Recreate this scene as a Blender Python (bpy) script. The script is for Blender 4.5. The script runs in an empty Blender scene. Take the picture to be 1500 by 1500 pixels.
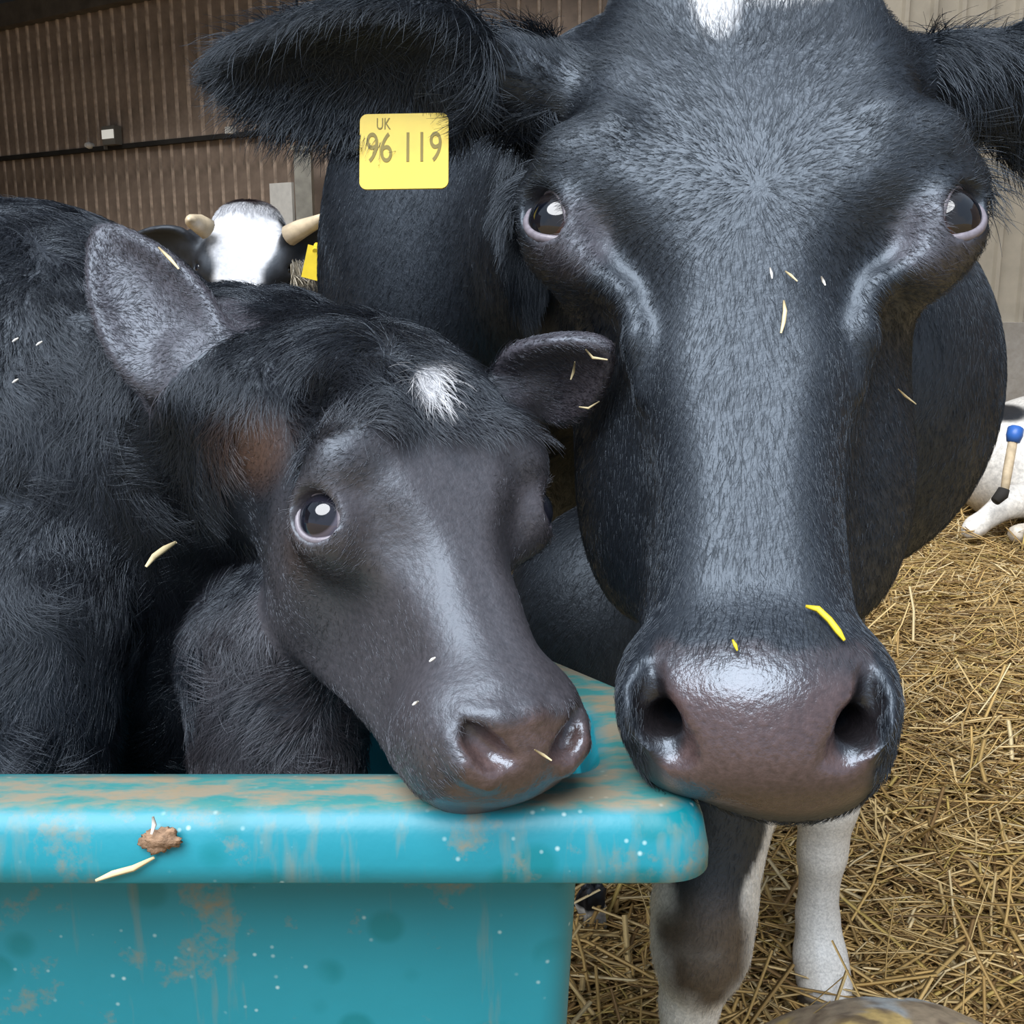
import bpy, math, random
import numpy as np
from mathutils import Matrix, Vector

# ------------------------------------------------------------------ camera, sky, exposure
F_PX = 1608.0                     # focal length in pixels of the 1500 px frame
CAM_H, PITCH = 1.10, math.radians(12.0)
SC = bpy.context.scene
COL = SC.collection
cam_d = bpy.data.cameras.new('camera')
cam_d.sensor_width = 36.0
cam_d.lens = 36.0 * F_PX / 1500.0
cam_d.clip_start = 0.02
cam = bpy.data.objects.new('camera', cam_d)
COL.objects.link(cam)
cam.location = (0, 0, CAM_H)
cam.rotation_euler = (math.pi / 2 - PITCH, 0, 0)
SC.camera = cam

world = bpy.data.worlds.new('overcast_sky')
SC.world = world
world.use_nodes = True
bg = world.node_tree.nodes['Background']
bg.inputs['Color'].default_value = (0.68, 0.82, 1.0, 1)
bg.inputs['Strength'].default_value = 0.32
# bright cloud high behind the photographer: a veiled sun
sun_d = bpy.data.lights.new('veiled_sun', 'SUN')
sun_d.energy = 3.1
sun_d.angle = math.radians(50)
sun_d.color = (0.95, 0.97, 1.0)
sun = bpy.data.objects.new('veiled_sun', sun_d)
COL.objects.link(sun)
sun.rotation_euler = (math.radians(34), 0, math.radians(-26))
sun.location = (0, -4, 8)

SC.view_settings.view_transform = 'Standard'
SC.view_settings.look = 'None'
SC.view_settings.gamma = 1.0
SC.view_settings.use_curve_mapping = False
SC.view_settings.exposure = 1.0
SC.cycles.use_denoising = True
SC.cycles.max_bounces = 6

FUR = 1
RNG = np.random.default_rng(11)
random.seed(4)

# ------------------------------------------------------------------ frames
ct, st = math.cos(PITCH), math.sin(PITCH)
# view frame: X right, Y up, D away from where the photographer stood
def V(px, py, d):
    return np.array([(px - 750.0) / F_PX * d, -(py - 750.0) / F_PX * d, d])
def v2w(p):
    p = np.asarray(p, dtype=float)
    x, y, d = p[..., 0], p[..., 1], p[..., 2]
    return np.stack([x, d * ct + y * st, CAM_H - d * st + y * ct], -1)
def w2v(p):
    p = np.asarray(p, dtype=float)
    x, y, z = p[..., 0], p[..., 1], p[..., 2] - CAM_H
    return np.stack([x, y * st + z * ct, y * ct - z * st], -1)
def W(px, py, d):
    return v2w(V(px, py, d))
def nrm(a):
    a = np.asarray(a, dtype=float)
    return a / max(np.linalg.norm(a), 1e-9)

# ------------------------------------------------------------------ objects, tags
def tag(o, label=None, cat=None, group=None, kind=None):
    if label: o['label'] = label
    if cat: o['category'] = cat
    if group: o['group'] = group
    if kind: o['kind'] = kind
    return o
def empty(name, loc=(0, 0, 0), rz=0.0):
    o = bpy.data.objects.new(name, None)
    COL.objects.link(o)
    o.location = loc
    o.rotation_euler = (0, 0, rz)
    o.empty_display_size = 0.05
    return o
def link(name, me, mat=None, parent=None, smooth=True):
    o = bpy.data.objects.new(name, me)
    COL.objects.link(o)
    if mat is not None and not len(me.materials): me.materials.append(mat)
    if smooth and len(me.polygons):
        me.polygons.foreach_set('use_smooth', np.ones(len(me.polygons), dtype=bool))
    if parent is not None:
        o.parent = parent
        o.matrix_parent_inverse = Matrix.Translation(-Vector(parent.location)) if parent.type == 'EMPTY' else Matrix()
    return o
def mesh(name, verts, faces, cols=None):
    me = bpy.data.meshes.new(name)
    verts = np.asarray(verts, dtype=np.float32)
    if isinstance(faces, np.ndarray):
        n, k = faces.shape
        me.vertices.add(len(verts)); me.vertices.foreach_set('co', verts.ravel())
        me.loops.add(n * k); me.loops.foreach_set('vertex_index', faces.ravel().astype(np.int32))
        me.polygons.add(n); me.polygons.foreach_set('loop_start', np.arange(0, n * k, k, dtype=np.int32))
        me.update(calc_edges=True); me.validate()
    else:
        me.from_pydata([tuple(v) for v in verts], [], [tuple(f) for f in faces]); me.update()
    if cols is not None:
        a = me.color_attributes.new('Col', 'FLOAT_COLOR', 'POINT')
        c = np.ones((len(verts), 4), dtype=np.float32); c[:, :cols.shape[1]] = cols
        a.data.foreach_set('color', c.ravel())
    return me
class MB:
    """collects simple solids in one mesh"""
    def __init__(s): s.v, s.f = [], []
    def add(s, v, f):
        b = len(s.v); s.v += [tuple(p) for p in v]; s.f += [tuple(i + b for i in q) for q in f]; return s
    def box(s, lo, hi, M=None):
        v = [(x, y, z) for x in (lo[0], hi[0]) for y in (lo[1], hi[1]) for z in (lo[2], hi[2])]
        if M is not None: v = [tuple(M @ Vector(p)) for p in v]
        return s.add(v, [(0, 1, 3, 2), (4, 6, 7, 5), (0, 4, 5, 1), (2, 3, 7, 6), (0, 2, 6, 4), (1, 5, 7, 3)])
    def tube(s, pts, rad, n=8, caps=True):
        pts = [np.asarray(p, float) for p in pts]
        rad = rad if hasattr(rad, '__len__') else [rad] * len(pts)
        t0 = nrm(pts[1] - pts[0])
        u = nrm(np.cross(t0, (0.31, 0.2, 0.93)))
        v, f = [], []
        for i, p in enumerate(pts):
            t = nrm(pts[min(i + 1, len(pts) - 1)] - pts[max(i - 1, 0)])
            u = nrm(u - t * np.dot(u, t)); w = np.cross(t, u)
            for j in range(n):
                a = 2 * math.pi * j / n
                v.append(p + rad[i] * (math.cos(a) * u + math.sin(a) * w))
        for i in range(len(pts) - 1):
            for j in range(n):
                k = (j + 1) % n
                f.append((i * n + j, i * n + k, (i + 1) * n + k, (i + 1) * n + j))
        if caps:
            f.append(tuple(reversed(range(n)))); f.append(tuple(range((len(pts) - 1) * n, len(pts) * n)))
        return s.add(v, f)
    def mesh(s, name): return mesh(name, np.array(s.v), s.f)

# ------------------------------------------------------------------ materials
def new_mat(name):
    m = bpy.data.materials.new(name); m.use_nodes = True
    return m, m.node_tree, m.node_tree.nodes['Principled BSDF']
def N(nt, typ, **kw):
    n = nt.nodes.new(typ)
    for k, v in kw.items():
        if k in n.inputs: n.inputs[k].default_value = v
        else: setattr(n, k, v)
    return n
def ramp(nt, fac, stops):
    r = nt.nodes.new('ShaderNodeValToRGB')
    while len(r.color_ramp.elements) < len(stops): r.color_ramp.elements.new(0.5)
    for e, (p, c) in zip(r.color_ramp.elements, stops):
        e.position = p; e.color = (c[0], c[1], c[2], 1) if hasattr(c, '__len__') else (c, c, c, 1)
    nt.links.new(fac, r.inputs[0]); return r.outputs[0]
def mixc(nt, fac, a, b):
    m = nt.nodes.new('ShaderNodeMix'); m.data_type = 'RGBA'
    for s, x in ((0, fac), (6, a), (7, b)):
        if hasattr(x, 'links') or hasattr(x, 'is_linked'): nt.links.new(x, m.inputs[s])
        else: m.inputs[s].default_value = x if s == 0 else (x[0], x[1], x[2], 1)
    return m.outputs[2]
def tex(nt, scale, detail=4, rough=0.55, vec=(1, 1, 1), distort=0.0):
    c = nt.nodes.new('ShaderNodeTexCoord'); mp = nt.nodes.new('ShaderNodeMapping')
    mp.inputs['Scale'].default_value = vec
    nt.links.new(c.outputs['Object'], mp.inputs[0])
    n = N(nt, 'ShaderNodeTexNoise', Scale=scale, Detail=detail, Roughness=rough, Distortion=distort)
    nt.links.new(mp.outputs[0], n.inputs['Vector']); return n.outputs[0]
def bump(nt, b, h, strength, dist):
    n = N(nt, 'ShaderNodeBump', Strength=strength, Distance=dist)
    nt.links.new(h, n.inputs['Height']); nt.links.new(n.outputs[0], b.inputs['Normal'])
def plain(name, col, rough=0.6, spec=0.5, var=0.0, scale=30, metal=0.0, bmp=0.0):
    m, nt, b = new_mat(name)
    b.inputs['Roughness'].default_value = rough; b.inputs['Specular IOR Level'].default_value = spec
    b.inputs['Metallic'].default_value = metal
    if var > 0:
        t = tex(nt, scale)
        nt.links.new(ramp(nt, t, [(0.3, [c * (1 - var) for c in col]), (0.7, [min(1, c * (1 + var)) for c in col])]), b.inputs['Base Color'])
        if bmp: bump(nt, b, t, bmp, 0.004)
    else:
        b.inputs['Base Color'].default_value = (*col, 1)
    return m
def attr_mat(name, rough=0.45, spec=0.5, nscale=400, bmp=0.3, dist=0.001, vec=(1, 1, 1), var=0.25):
    """colour from the 'Col' attribute; its alpha channel drives gloss (1 dry coat, 0 wet skin)"""
    m, nt, b = new_mat(name)
    a = nt.nodes.new('ShaderNodeAttribute'); a.attribute_name = 'Col'
    t = tex(nt, nscale, 3, 0.6, vec)
    mul = nt.nodes.new('ShaderNodeMix'); mul.data_type = 'RGBA'; mul.blend_type = 'MULTIPLY'
    mul.inputs[0].default_value = 1
    nt.links.new(a.outputs['Color'], mul.inputs[6])
    nt.links.new(ramp(nt, t, [(0.3, 1 - var), (0.7, 1 + var)]), mul.inputs[7])
    nt.links.new(mul.outputs[2], b.inputs['Base Color'])
    mr = N(nt, 'ShaderNodeMapRange'); mr.inputs[3].default_value = 0.24; mr.inputs[4].default_value = rough
    nt.links.new(a.outputs['Alpha'], mr.inputs[0]); nt.links.new(mr.outputs[0], b.inputs['Roughness'])
    b.inputs['Specular IOR Level'].default_value = spec
    b.inputs['Specular Tint'].default_value = (0.74, 0.86, 1.0, 1)
    if bmp: bump(nt, b, t, bmp, dist)
    return m
def hair_mat(name, rough=0.4, spec=0.6):
    m, nt, b = new_mat(name)
    a = nt.nodes.new('ShaderNodeAttribute'); a.attribute_name = 'hcol'
    nt.links.new(a.outputs['Color'], b.inputs['Base Color'])
    b.inputs['Roughness'].default_value = rough
    b.inputs['Specular IOR Level'].default_value = spec
    b.inputs['Specular Tint'].default_value = (0.74, 0.86, 1.0, 1)
    return m

M = {}
M['skin'] = attr_mat('short_coat', 0.50, 1.0, 260, 0.5, 0.0012)
M['skin_far'] = attr_mat('short_coat_far', 0.55, 0.6, 60, 0.3, 0.002)
M['hair'] = hair_mat('coat_hair', 0.43, 1.0)
M['calf_hair'] = hair_mat('damp_hair', 0.36, 1.0)

# ------------------------------------------------------------------ implicit modelling
def axis_grid(*segs):
    """segs: (start, stop, step), ... -> one increasing coordinate array"""
    out = []
    for a, b, h in segs:
        n = max(1, int(round((b - a) / h)))
        out += list(np.linspace(a, b, n, endpoint=False))
    out.append(segs[-1][1])
    return np.array(out, dtype=np.float32)
class Vol:
    def __init__(s, ax):
        s.ax = ax
        s.F = np.full([len(a) for a in ax], 1.0, dtype=np.float32)
    def _win(s, lo, hi):
        sl, g = [], []
        for i in range(3):
            a = max(int(np.searchsorted(s.ax[i], lo[i])) - 1, 0)
            b = min(int(np.searchsorted(s.ax[i], hi[i])) + 1, len(s.ax[i]))
            if b <= a: return None, None
            sl.append(slice(a, b))
            sh = [1, 1, 1]; sh[i] = b - a
            g.append(s.ax[i][a:b].reshape(sh))
        return tuple(sl), g
    def add(s, prim, k=0.01):
        lo, hi, f = prim
        m = k + 0.02
        sl, g = s._win(np.asarray(lo) - m, np.asarray(hi) + m)
        if sl is None: return
        b = f(*g); a = s.F[sl]
        h = np.maximum(k - np.abs(a - b), 0) / k
        s.F[sl] = np.minimum(a, b) - h * h * (k * 0.25)
    def sub(s, prim, k=0.005):
        lo, hi, f = prim
        m = k + 0.02
        sl, g = s._win(np.asarray(lo) - m, np.asarray(hi) + m)
        if sl is None: return
        b = -f(*g); a = s.F[sl]
        h = np.maximum(k - np.abs(a - b), 0) / k
        s.F[sl] = np.maximum(a, b) + h * h * (k * 0.25)
    def polys(s, smooth=1):
        F = s.F; S = F < 0
        nx, ny, nz = F.shape
        c = np.zeros((nx - 1, ny - 1, nz - 1), dtype=np.int8)
        for dx in (0, 1):
            for dy in (0, 1):
                for dz in (0, 1):
                    c += S[dx:nx - 1 + dx, dy:ny - 1 + dy, dz:nz - 1 + dz]
        act = (c > 0) & (c < 8)
        I = np.argwhere(act)
        idx = np.full(act.shape, -1, dtype=np.int32)
        idx[act] = np.arange(len(I))
        cor = {}
        for dx in (0, 1):
            for dy in (0, 1):
                for dz in (0, 1):
                    cor[dx, dy, dz] = F[I[:, 0] + dx, I[:, 1] + dy, I[:, 2] + dz]
        acc = np.zeros((len(I), 3), dtype=np.float32); cnt = np.zeros(len(I), dtype=np.float32)
        for ax in range(3):
            for u in (0, 1):
                for v in (0, 1):
                    p = [0, 0, 0]; o = [i for i in range(3) if i != ax]
                    p[o[0]] = u; p[o[1]] = v
                    q = list(p); q[ax] = 1
                    a, b = cor[tuple(p)], cor[tuple(q)]
                    x = (a < 0) != (b < 0)
                    t = np.where(x, a / np.where(x, a - b, 1), 0)
                    pt = np.zeros((len(I), 3), dtype=np.float32)
                    pt[:, o[0]] = u; pt[:, o[1]] = v; pt[:, ax] = t
                    acc += pt * x[:, None]; cnt += x
        fr = acc / cnt[:, None]
        P = np.empty((len(I), 3), dtype=np.float32)
        for i in range(3):
            a = s.ax[i]
            P[:, i] = a[I[:, i]] + fr[:, i] * (a[I[:, i] + 1] - a[I[:, i]])
        quads = []
        for ax in range(3):
            sl0 = [slice(1, -1)] * 3; sl0[ax] = slice(0, -1)
            sl1 = [slice(1, -1)] * 3; sl1[ax] = slice(1, None)
            A, B = S[tuple(sl0)], S[tuple(sl1)]
            E = np.argwhere(A != B)
            if not len(E): continue
            flip = A[tuple(E.T)]
            base = E.copy()
            for j in range(3):
                if j != ax: base[:, j] += 1
            o = [(ax + 1) % 3, (ax + 2) % 3]
            def cell(da, db):
                q = base.copy(); q[:, o[0]] -= da; q[:, o[1]] -= db
                return idx[q[:, 0], q[:, 1], q[:, 2]]
            q = np.stack([cell(1, 1), cell(0, 1), cell(0, 0), cell(1, 0)], 1)
            q[~flip] = q[~flip][:, ::-1]
            quads.append(q)
        Q = np.concatenate(quads)
        Q = Q[(Q >= 0).all(1)]
        # outward in the mirrored world frame
        c4 = P[Q].mean(1); fn_ = np.cross(P[Q[:, 2]] - P[Q[:, 0]], P[Q[:, 3]] - P[Q[:, 1]])
        near = c4[:, 2] < np.percentile(c4[:, 2], 0.5)
        if fn_[near, 2].sum() < 0: Q = Q[:, ::-1].copy()
        for _ in range(smooth):
            sm = np.zeros_like(P); n = np.zeros(len(P), dtype=np.float32)
            for a, b in ((0, 1), (1, 2), (2, 3), (3, 0)):
                for i in range(3):
                    sm[:, i] += np.bincount(Q[:, a], P[Q[:, b], i], len(P)).astype(np.float32)
                    sm[:, i] += np.bincount(Q[:, b], P[Q[:, a], i], len(P)).astype(np.float32)
                n += np.bincount(Q[:, a], minlength=len(P)) + np.bincount(Q[:, b], minlength=len(P))
            P = P * 0.5 + 0.5 * sm / np.maximum(n, 1)[:, None]
        return P, Q
def ell(c, r, axes=None):
    c = np.asarray(c, float); r = np.asarray(r, float) * np.ones(3)
    A = np.eye(3) if axes is None else np.array([nrm(a) for a in axes])
    ext = np.sqrt(((A * r[:, None]) ** 2).sum(0))
    def f(x, y, z):
        x, y, z = x - c[0], y - c[1], z - c[2]
        q = [A[i, 0] * x + A[i, 1] * y + A[i, 2] * z for i in range(3)]
        k0 = np.sqrt(sum((q[i] / r[i]) ** 2 for i in range(3)))
        k1 = np.sqrt(sum((q[i] / r[i] ** 2) ** 2 for i in range(3))) + 1e-9
        return (k0 * (k0 - 1.0) / k1).astype(np.float32)
    return c - ext, c + ext, f
def cone(a, b, ra, rb):
    a = np.asarray(a, float); b = np.asarray(b, float); ba = b - a; L2 = max(ba @ ba, 1e-9); R = max(ra, rb)
    def f(x, y, z):
        x, y, z = x - a[0], y - a[1], z - a[2]
        t = np.clip((x * ba[0] + y * ba[1] + z * ba[2]) / L2, 0, 1)
        return (np.sqrt((x - t * ba[0]) ** 2 + (y - t * ba[1]) ** 2 + (z - t * ba[2]) ** 2) - (ra + t * (rb - ra))).astype(np.float32)
    return np.minimum(a, b) - R, np.maximum(a, b) + R, f
def chain(vol, pts, rad, k, sub=False, scale=1.0):
    for i in range(len(pts) - 1):
        (vol.sub if sub else vol.add)(cone(pts[i], pts[i + 1], rad[i] * scale, rad[i + 1] * scale), k)
def catmull(xs, ys, x):
    xs = np.asarray(xs, float); ys = np.asarray(ys, float)
    m = np.gradient(ys, xs)
    i = np.clip(np.searchsorted(xs, x) - 1, 0, len(xs) - 2)
    h = xs[i + 1] - xs[i]; t = np.clip((x - xs[i]) / h, 0, 1)
    return ((2 * t ** 3 - 3 * t ** 2 + 1) * ys[i] + (t ** 3 - 2 * t ** 2 + t) * h * m[i] +
            (-2 * t ** 3 + 3 * t ** 2) * ys[i + 1] + (t ** 3 - t ** 2) * h * m[i + 1])
class Frame:
    """o origin, a down the face, l sideways, f outwards from the face (all in the view frame); up / dn stretch a above / below o"""
    def __init__(s, o, a, l, f, up=1.0, dn=1.0):
        s.o, s.a, s.l, s.f = (np.asarray(q, float) for q in (o, a, l, f)); s.up, s.dn = up, dn
    def p(s, l, a, f): return s.o + s.l * l + s.a * (a * (s.up if a < 0 else s.dn)) + s.f * f
    def inv(s, P):
        q = np.asarray(P) - s.o
        a = q @ s.a
        return q @ s.l, np.where(a < 0, a / s.up, a / s.dn), q @ s.f
def loft(fr, st_, r):
    """rounded trapezoid sections: st_ rows (s, wf, wb, hf, hb): half width front / back, front height, back depth"""
    st_ = np.array(st_, float); S = st_[:, 0]
    T = np.linspace(S[0], S[-1], 200)
    tab = [catmull(S, st_[:, i], T) for i in range(1, 5)]
    wm = st_[:, 1:3].max()
    cs = np.array([fr.p(l, a, h) for l in (-wm, wm) for a in (S[0], S[-1]) for h in (st_[:, 3].max(), -st_[:, 4].max())])
    def f(x, y, z):
        x, y, z = x - fr.o[0], y - fr.o[1], z - fr.o[2]
        L = np.abs(x * fr.l[0] + y * fr.l[1] + z * fr.l[2]); A = x * fr.a[0] + y * fr.a[1] + z * fr.a[2]
        A = np.where(A < 0, A / fr.up, A / fr.dn)
        H = x * fr.f[0] + y * fr.f[1] + z * fr.f[2]
        u = np.clip(A, S[0], S[-1])
        wf, wb, hf, hb = [np.interp(u, T, t).astype(np.float32) for t in tab]
        t = np.clip((hf - H) / (hf + hb), 0, 1)
        w = wf + (wb - wf) * t
        hm, hh = (hf - hb) / 2, (hf + hb) / 2
        rr = np.minimum(r, np.minimum(w, hh) * 0.95)
        q1 = L - w + rr; q2 = np.abs(H - hm) - hh + rr; q3 = np.maximum(S[0] - A, A - S[-1]) + r * 0.6
        d = np.sqrt(np.maximum(q1, 0) ** 2 + np.maximum(q2, 0) ** 2) + np.minimum(np.maximum(q1, q2), 0) - rr
        e = d + rr * 0.6
        return np.where(q3 > 0, np.sqrt(np.maximum(e, 0) ** 2 + np.maximum(q3, 0) ** 2) - r * 0.6, d).astype(np.float32)
    return cs.min(0), cs.max(0), f
def ear_shape(vol, base, tip, nv, W_, T_, root, rr, k=0.012, cup=0.8, taper=0.35):
    """a leaf-shaped ear: nv = where the hollow faces; narrower towards the tip"""
    base, tip = np.asarray(base, float), np.asarray(tip, float)
    ax = tip - base; L = np.linalg.norm(ax); ax = ax / L
    n = nrm(nv - ax * np.dot(nv, ax)); sd = np.cross(ax, n)
    mid = base + ax * L * 0.52
    vol.add(cone(root - n * 0.01, base + ax * L * 0.16 - n * T_ * 0.5, rr, W_ * 0.27), k * 2)
    def leaf(c, r):
        def f(x, y, z):
            x, y, z = x - c[0], y - c[1], z - c[2]
            q0 = ax[0] * x + ax[1] * y + ax[2] * z; q1 = sd[0] * x + sd[1] * y + sd[2] * z; q2 = n[0] * x + n[1] * y + n[2] * z
            t = np.clip(q0 / (L * 0.52), -1, 1)
            q1 = q1 / (1 - taper * t)
            q2 = q2 + (q1 / W_) ** 2 * T_ * -1.2
            k0 = np.sqrt((q0 / r[0]) ** 2 + (q1 / r[1]) ** 2 + (q2 / r[2]) ** 2)
            k1 = np.sqrt((q0 / r[0] ** 2) ** 2 + (q1 / r[1] ** 2) ** 2 + (q2 / r[2] ** 2) ** 2) + 1e-9
            return (k0 * (k0 - 1.0) / k1).astype(np.float32)
        return f
    f1 = leaf(mid, (L * 0.52, W_ * 0.5, T_)); f2 = leaf(mid + n * T_ * 0.75, (L * 0.46, W_ * 0.42, T_ * cup))
    ext = np.abs(ax) * L * 0.52 + np.abs(sd) * W_ * 0.7 + np.abs(n) * T_ * 1.8
    def f(x, y, z):
        a, b = f1(x, y, z), -f2(x, y, z)
        kk = 0.008
        h = np.maximum(kk - np.abs(a - b), 0) / kk
        return np.maximum(a, b) + h * h * (kk * 0.25)
    vol.add((mid - ext, mid + ext, f), k)
    return ax, sd, n, L
def vnormals(P, Q):
    a, b, c, d = (P[Q[:, i]] for i in range(4))
    fn = np.cross(c - a, d - b)
    n = np.zeros_like(P)
    for i in range(4):
        for j in range(3):
            n[:, j] += np.bincount(Q[:, i], fn[:, j], len(P))
    return -n / np.maximum(np.linalg.norm(n, axis=1, keepdims=True), 1e-12)   # the view frame is left-handed

def fnoise(P, scale, seed=0):
    """cheap smooth value noise on points"""
    q = np.asarray(P) * scale + seed * 17.13
    i = np.floor(q).astype(np.int64); f = q - i; f = f * f * (3 - 2 * f)
    def h(a, b, c):
        x = (a * 374761393 + b * 668265263 + c * 2147483647 + seed * 974711) & 0x7fffffff
        x = ((x ^ (x >> 13)) * 1274126177) & 0x7fffffff
        return ((x ^ (x >> 16)) & 0xffff) / 65535.0
    out = 0
    for dx in (0, 1):
        for dy in (0, 1):
            for dz in (0, 1):
                w = (f[:, 0] if dx else 1 - f[:, 0]) * (f[:, 1] if dy else 1 - f[:, 1]) * (f[:, 2] if dz else 1 - f[:, 2])
                out = out + w * h(i[:, 0] + dx, i[:, 1] + dy, i[:, 2] + dz)
    return out

def grow_fur(name, parent, P, Nn, Q, count, dens, length, flow, lift, colour, mat, radius=0.00022, curl=0.0, npt=4, seed=1, clump=0.0):
    """strands rooted on the surface (view frame in, world frame out)"""
    if not FUR or count <= 0: return None
    rng = np.random.default_rng(seed)
    a, b, c, d = (P[Q[:, i]] for i in range(4))
    cen = (a + b + c + d) / 4; fn = Nn[Q].mean(1)
    area = np.linalg.norm(np.cross(c - a, d - b), axis=1) / 2
    w = area * dens(cen, fn)
    cs = np.cumsum(w); 
    if cs[-1] <= 0: return None
    f = np.searchsorted(cs, rng.random(count) * cs[-1]).clip(0, len(Q) - 1)
    u, v = rng.random(count)[:, None], rng.random(count)[:, None]
    root = (a[f] * (1 - u) + b[f] * u) * (1 - v) + (d[f] * (1 - u) + c[f] * u) * v
    q = Q[f]
    n = (Nn[q[:, 0]] * (1 - u) + Nn[q[:, 1]] * u) * (1 - v) + (Nn[q[:, 3]] * (1 - u) + Nn[q[:, 2]] * u) * v
    n /= np.maximum(np.linalg.norm(n, axis=1, keepdims=True), 1e-9)
    g = flow(root)
    g = g + rng.normal(0, 0.22, g.shape) * np.linalg.norm(g, axis=1, keepdims=True)
    if clump:
        for j in range(3):
            g[:, j] += clump * (fnoise(root, 38, 3 + j) - 0.5) * 2
    g = g - n * (g * n).sum(1, keepdims=True)
    g /= np.maximum(np.linalg.norm(g, axis=1, keepdims=True), 1e-9)
    L = (length(root) * rng.uniform(0.65, 1.25, count))[:, None]
    lf = lift(root)[:, None] if callable(lift) else lift
    side = np.cross(n, g)
    ph = rng.uniform(0, 6.28, count)[:, None]
    pts = np.empty((count, npt, 3), dtype=np.float32)
    p = root - n * 0.0006
    pts[:, 0] = p
    ddir = g + n * lf
    for i in range(1, npt):
        t = i / (npt - 1)
        ddir = ddir - n * lf * (0.75 / (npt - 1)) + side * curl * np.sin(ph + t * 5.0) + np.array([0, -0.05, 0]) 
        ddir /= np.linalg.norm(ddir, axis=1, keepdims=True)
        p = p + ddir * L / (npt - 1)
        pts[:, i] = p
    wpts = v2w(pts.reshape(-1, 3)).astype(np.float32)
    if parent is not None: wpts = wpts
    hc = bpy.data.hair_curves.new(name)
    hc.add_curves([npt] * count)
    hc.attributes['position'].data.foreach_set('vector', wpts.ravel())
    ra = hc.attributes.get('radius') or hc.attributes.new('radius', 'FLOAT', 'POINT')
    prof = np.linspace(1.0, 0.25, npt)
    ra.data.foreach_set('value', (np.tile(prof, count) * radius * np.repeat(rng.uniform(0.7, 1.2, count), npt)).astype(np.float32))
    ca = hc.attributes.new('hcol', 'FLOAT_COLOR', 'CURVE')
    col = np.ones((count, 4), dtype=np.float32); col[:, :3] = colour[q[:, 0], :3] * rng.uniform(0.6, 1.3, (count, 1))
    ca.data.foreach_set('color', col.ravel())
    hc.materials.append(mat)
    o = bpy.data.objects.new(name, hc); COL.objects.link(o)
    o.parent = parent
    o['kind'] = 'stuff'
    return o
def grad(ys, xs, x): return np.interp(x, xs, ys)
def sstep(a, b, x):
    t = np.clip((x - a) / (b - a), 0, 1); return t * t * (3 - 2 * t)
def blob(P, c, r, soft=0.5):
    """1 inside the ellipsoid patch, soft edge"""
    q = np.sqrt((((P - np.asarray(c)) / np.asarray(r)) ** 2).sum(1))
    return 1 - sstep(1 - soft, 1 + soft, q)

# ================================================================== the barn
M['board'] = plain('brown_cladding', (0.25, 0.185, 0.14), 0.6, 0.4, 0.35, 6)
M['lit_rib'] = plain('brown_rib_lit', (0.44, 0.335, 0.255), 0.55, 0.5, 0.4, 14)  # paler than the boards: light caught by the ridges is put into the colour
M['roof'] = plain('dark_fibre_cement', (0.03, 0.027, 0.024), 0.85, 0.3, 0.3, 5)
M['steel'] = plain('painted_steel', (0.10, 0.085, 0.07), 0.5, 0.5, 0.3, 8)
M['cream'] = plain('cream_sheet', (0.43, 0.38, 0.30), 0.5, 0.4, 0.15, 5)
M['white_paint'] = plain('white_paint', (0.75, 0.72, 0.66), 0.5, 0.5, 0.08, 20)
M['grey_post'] = plain('grey_post', (0.34, 0.32, 0.27), 0.6, 0.4, 0.2, 12)
def m_concrete():
    m, nt, b = new_mat('stained_concrete')
    t = tex(nt, 3.0, 8, 0.65); t2 = tex(nt, 22, 5, 0.6)
    c = mixc(nt, ramp(nt, t2, [(0.35, 0), (0.75, 0.5)]), ramp(nt, t, [(0.3, (0.30, 0.27, 0.23)), (0.6, (0.42, 0.39, 0.35)), (0.8, (0.50, 0.47, 0.43))]), (0.22, 0.19, 0.15))
    nt.links.new(c, b.inputs['Base Color']); b.inputs['Roughness'].default_value = 0.85
    bump(nt, b, t2, 0.4, 0.01); return m
M['concrete'] = m_concrete()
def m_floor():
    m, nt, b = new_mat('trodden_straw_litter')
    t = tex(nt, 9, 8, 0.7); t2 = tex(nt, 60, 6, 0.7, (1, 0.35, 1))
    c = mixc(nt, ramp(nt, t2, [(0.35, 0.0), (0.7, 1.0)]), ramp(nt, t, [(0.3, (0.13, 0.085, 0.04)), (0.65, (0.26, 0.18, 0.085))]), (0.42, 0.30, 0.14))
    nt.links.new(c, b.inputs['Base Color']); b.inputs['Roughness'].default_value = 0.9
    bump(nt, b, t2, 0.8, 0.02); return m
M['floor'] = m_floor()

def ground_h(x, y):
    P = np.stack([x, y, np.zeros_like(x)], -1)
    return (0.05 * (fnoise(P, 2.3, 5) - 0.5) + 0.035 * (fnoise(P, 7.0, 6) - 0.5) + 0.02 * (fnoise(P, 21.0, 7) - 0.5)) * sstep(0.6, 1.2, y)
gx = axis_grid((-14, -1, 0.8), (-1, 3.6, 0.05), (3.6, 14, 0.8)).astype(float)
gy = axis_grid((-16, 0.8, 0.8), (0.8, 7.2, 0.05), (7.2, 16, 0.8)).astype(float)
GX, GY = np.meshgrid(gx, gy, indexing='ij')
GZ = ground_h(GX.ravel(), GY.ravel())
nx, ny = GX.shape
ii = np.arange(nx * ny).reshape(nx, ny)
fl = np.stack([ii[:-1, :-1], ii[1:, :-1], ii[1:, 1:], ii[:-1, 1:]], -1).reshape(-1, 4)
floor = link('floor', mesh('floor', np.stack([GX.ravel(), GY.ravel(), GZ], -1), fl), M['floor'])
tag(floor, 'straw-covered barn floor', kind='structure')

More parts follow.
